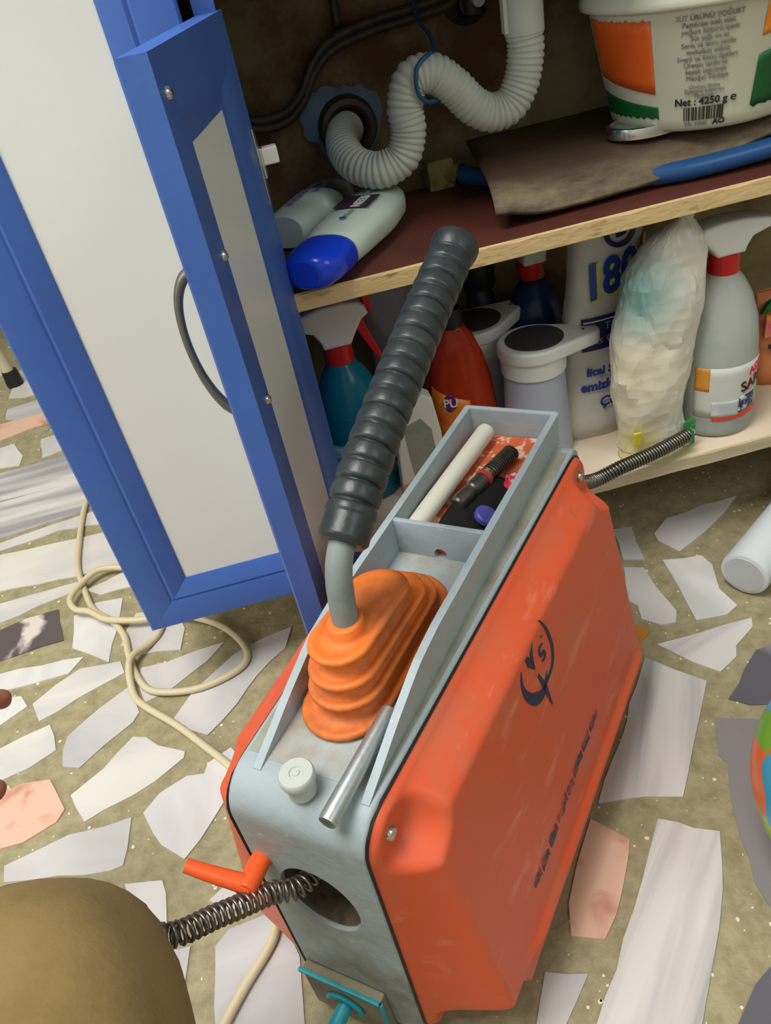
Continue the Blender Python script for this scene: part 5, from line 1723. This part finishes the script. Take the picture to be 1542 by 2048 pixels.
mesh_obj('valve_body', join(xf(lathe([(0.024, 0.0), (0.024, 0.004), (0.014, 0.008), (0.013, 0.030), (0.015, 0.032)], 28), Matrix.Rotation(math.pi / 2, 4, 'X')),
                            lathe([(0.013, -0.014), (0.015, -0.012), (0.015, 0.024), (0.012, 0.026)], 24, cy=-0.022)), M_black, tv, True)
mesh_obj('valve_screw', xf(lathe([(0.006, 0.0), (0.006, 0.008), (0.0001, 0.009)], 20), Matrix.Translation((0.002, -0.036, 0.0)) @ Matrix.Rotation(math.pi / 2, 4, 'X')), M_knob, tv, True)
ww('riser_pipe', [(0.118, 0.9185, 0.585), (0.119, 0.9185, 0.66), (0.119, 0.9185, 0.79)], 0.0045, M_hose, 'thin dark pipe rising up the stained wall behind the supply hoses', 'pipe', 12)

# ------------------------------------------------------------ things on the floor
A = Vector((0.407, 0.592, 0.0268))
B = Vector((0.760, 0.840, 0.0268))
tpv = empty('white_pipe', 'smooth white plastic pipe lying on the floor at the right', 'pipe', tuple(A))
d = B - A
L = d.length
pv = tube([d * 0.0 + d.normalized() * 0.0006, d * 0.0, d.normalized() * 0.001, d.normalized() * 0.003, d], [0.0215, 0.0245, 0.0260, 0.0264, 0.0264], 48)
mesh_obj('pipe_body', pv, M_pvc, tpv, True)
er = tube([d.normalized() * -0.0004, d.normalized() * 0.0004], [0.0215, 0.0222], 40)
mesh_obj('end_cap', er, mat('end_cap_white', (196, 204, 206), 0.4), tpv, True)

bc = Vector((0.342, 0.287, 0.100))
tball = empty('play_ball', 'colourful patterned play ball at the right edge of the floor', 'ball', (bc.x, bc.y, 0))
bm = bmesh.new()
bmesh.ops.create_icosphere(bm, subdivisions=5, radius=0.0995)
for v in bm.verts:
    v.co.z += 0.0998
mb = mat('ball_print', (40, 150, 200), 0.28)
nt = mb.node_tree
tcn = [n for n in nt.nodes if n.type == 'TEX_COORD'][0]
vo = nt.nodes.new('ShaderNodeTexVoronoi')
vo.inputs['Scale'].default_value = 32
vo.inputs['Randomness'].default_value = 1
nt.links.new(tcn.outputs['Object'], vo.inputs['Vector'])
sep = nt.nodes.new('ShaderNodeSeparateColor')
nt.links.new(vo.outputs['Color'], sep.inputs[0])
rp = nt.nodes.new('ShaderNodeValToRGB')
rp.color_ramp.interpolation = 'CONSTANT'
cols = [(70, 170, 210), (150, 196, 50), (60, 160, 200), (226, 110, 60), (110, 176, 60), (50, 140, 190), (236, 200, 70)]
rp.color_ramp.elements[0].color = lin(cols[0])
rp.color_ramp.elements[1].position = 1 / 7
rp.color_ramp.elements[1].color = lin(cols[1])
for k in range(2, 7):
    e = rp.color_ramp.elements.new(k / 7)
    e.color = lin(cols[k])
nt.links.new(sep.outputs[0], rp.inputs[0])
nt.links.new(rp.outputs[0], nt.nodes['Principled BSDF'].inputs['Base Color'])
mesh_obj('ball_skin', bm, mb, tball, 'all')
mesh_obj('valve_plug', lathe([(0.005, 0.1985), (0.005, 0.2), (0.0001, 0.2003)], 16), M_white, tball, True)

# chair standing beyond the left door: only the foot of one leg shows
tch = empty('metal_chair', 'beige metal chair leg with a black rubber foot beyond the left door', 'chair', (-0.828, 1.68, 0))
lx = [(0.212, 0.03), (-0.19, 0.03), (0.19, 0.42), (-0.19, 0.42)]
M_chair = mat('beige_enamel', (196, 188, 160), 0.4)
for i, (x, y) in enumerate(lx):
    topx = x * 0.80
    lg = mesh_obj('leg', tube([(x, y, 0.012), (x + (topx - x) * 0.5, y, 0.22), (topx, y, 0.44)], 0.0125, 16), M_chair, tch, True)
    mesh_obj('foot', lathe([(0.017, 0.0), (0.018, 0.004), (0.016, 0.035), (0.013, 0.036)], 18, cx=x, cy=y), M_black, lg, True)
mesh_obj('seat', box(-0.20, 0.20, 0.0, 0.42, 0.44, 0.465, bev=0.010), M_shelf_cream, tch, True)
for x in (-0.15, 0.15):
    mesh_obj('back_post', tube([(x, 0.40, 0.44), (x, 0.44, 0.85)], 0.0125, 16), M_chair, tch, True)
mesh_obj('backrest', box(-0.19, 0.19, 0.425, 0.45, 0.68, 0.86, bev=0.01), M_shelf_cream, tch, True)

# ------------------------------------------------------------ person: bent leg in olive trousers and a hand at the left
person = empty('person', 'person crouching at the lower left in olive cloth trousers, one knee raised', 'person', (-0.36, 0.20, 0))
po = Vector(person.location)


def skin_mesh(name, nodes, edges, m, parent, sub=2, off=po, root=0):
    me = bpy.data.meshes.new(name)
    me.from_pydata([tuple(Vector(p[:3]) - off) for p in nodes], edges, [])
    o = bpy.data.objects.new(name, me)
    COL.objects.link(o)
    sk = o.modifiers.new('skin', 'SKIN')
    for i, p in enumerate(nodes):
        me.skin_vertices[0].data[i].radius = (p[3], p[3])
    me.skin_vertices[0].data[root].use_root = True
    sk.use_smooth_shade = True
    sk.branch_smoothing = 0.6
    s = o.modifiers.new('sub', 'SUBSURF')
    s.levels = sub
    s.render_levels = sub
    bpy.context.view_layer.update()
    dg = bpy.context.evaluated_depsgraph_get()
    me2 = bpy.data.meshes.new_from_object(o.evaluated_get(dg))
    o.modifiers.clear()
    o.data = me2
    bpy.data.meshes.remove(me)
    me2.materials.clear()
    me2.materials.append(m)
    me2.polygons.foreach_set('use_smooth', [True] * len(me2.polygons))
    o.parent = parent
    return o


def cloth(o, amp=0.004, sc=14):
    for v in o.data.vertices:
        q = v.co * sc
        d = (1 - abs(noise.noise(Vector((q.x * 0.6, q.y * 0.6, q.z * 1.8)))) * 2.4) * amp
        v.co += v.normal * d
    return o


# hip is behind and left of the camera, the knee comes forward, the shin drops to the floor
nodes = [(-0.190, -0.300, 0.300, 0.105), (-0.172, -0.180, 0.325, 0.094), (-0.158, -0.060, 0.340, 0.082), (-0.154, 0.040, 0.343, 0.071), (-0.164, 0.122, 0.344, 0.066), (-0.188, 0.200, 0.322, 0.062),
         (-0.204, 0.214, 0.270, 0.056), (-0.228, 0.200, 0.200, 0.051), (-0.250, 0.180, 0.130, 0.047), (-0.262, 0.170, 0.070, 0.045)]
leg = skin_mesh('trousers', nodes, [(i, i + 1) for i in range(len(nodes) - 1)], M_trouser, person, 3)
cloth(leg, 0.005, 9)
sh = skin_mesh('shoe', [(-0.262, 0.160, 0.040, 0.038), (-0.265, 0.190, 0.036, 0.036), (-0.268, 0.225, 0.032, 0.034), (-0.270, 0.262, 0.026, 0.026)], [(0, 1), (1, 2), (2, 3)], M_shoe, person, 2)
# forearm and hand: palm and five fingers, two finger tips reach the picture's left edge
W = Vector((-0.360, 0.345, 0.330))
hand_nodes = [(-0.52, 0.20, 0.42, 0.036), (-0.45, 0.265, 0.385, 0.031), (-0.405, 0.310, 0.355, 0.025), (-0.370, 0.345, 0.335, 0.030), (-0.335, 0.372, 0.318, 0.030)]
edges = [(0, 1), (1, 2), (2, 3), (3, 4)]


def add_finger(base, pts):
    prev = base
    for p in pts:
        hand_nodes.append(p)
        edges.append((prev, len(hand_nodes) - 1))
        prev = len(hand_nodes) - 1


add_finger(4, [(-0.331, 0.408, 0.302, 0.0105), (-0.316, 0.438, 0.284, 0.0092), (-0.305, 0.458, 0.263, 0.0084), (-0.2860, 0.474, 0.240, 0.0085)])
add_finger(4, [(-0.324, 0.396, 0.292, 0.0105), (-0.314, 0.418, 0.270, 0.0094), (-0.313, 0.424, 0.250, 0.0086), (-0.314, 0.424, 0.234, 0.0076)])
add_finger(4, [(-0.318, 0.378, 0.286, 0.0102), (-0.302, 0.388, 0.264, 0.0090), (-0.294, 0.391, 0.247, 0.0082), (-0.2790, 0.393, 0.2290, 0.0084)])
add_finger(4, [(-0.316, 0.360, 0.284, 0.0090), (-0.307, 0.361, 0.266, 0.0080), (-0.303, 0.361, 0.250, 0.0072)])
add_finger(3, [(-0.356, 0.330, 0.308, 0.0125), (-0.342, 0.320, 0.288, 0.0108), (-0.334, 0.318, 0.270, 0.0094), (-0.328, 0.320, 0.256, 0.0080)])
hand = skin_mesh('forearm_and_hand', hand_nodes, edges, M_skin, person, 2)
sleeve = skin_mesh('sleeve', [(-0.70, 0.02, 0.55, 0.060), (-0.60, 0.12, 0.475, 0.052), (-0.50, 0.218, 0.411, 0.046)], [(0, 1), (1, 2)], mat('dark_sleeve', (58, 60, 66), 0.9), person, 2)
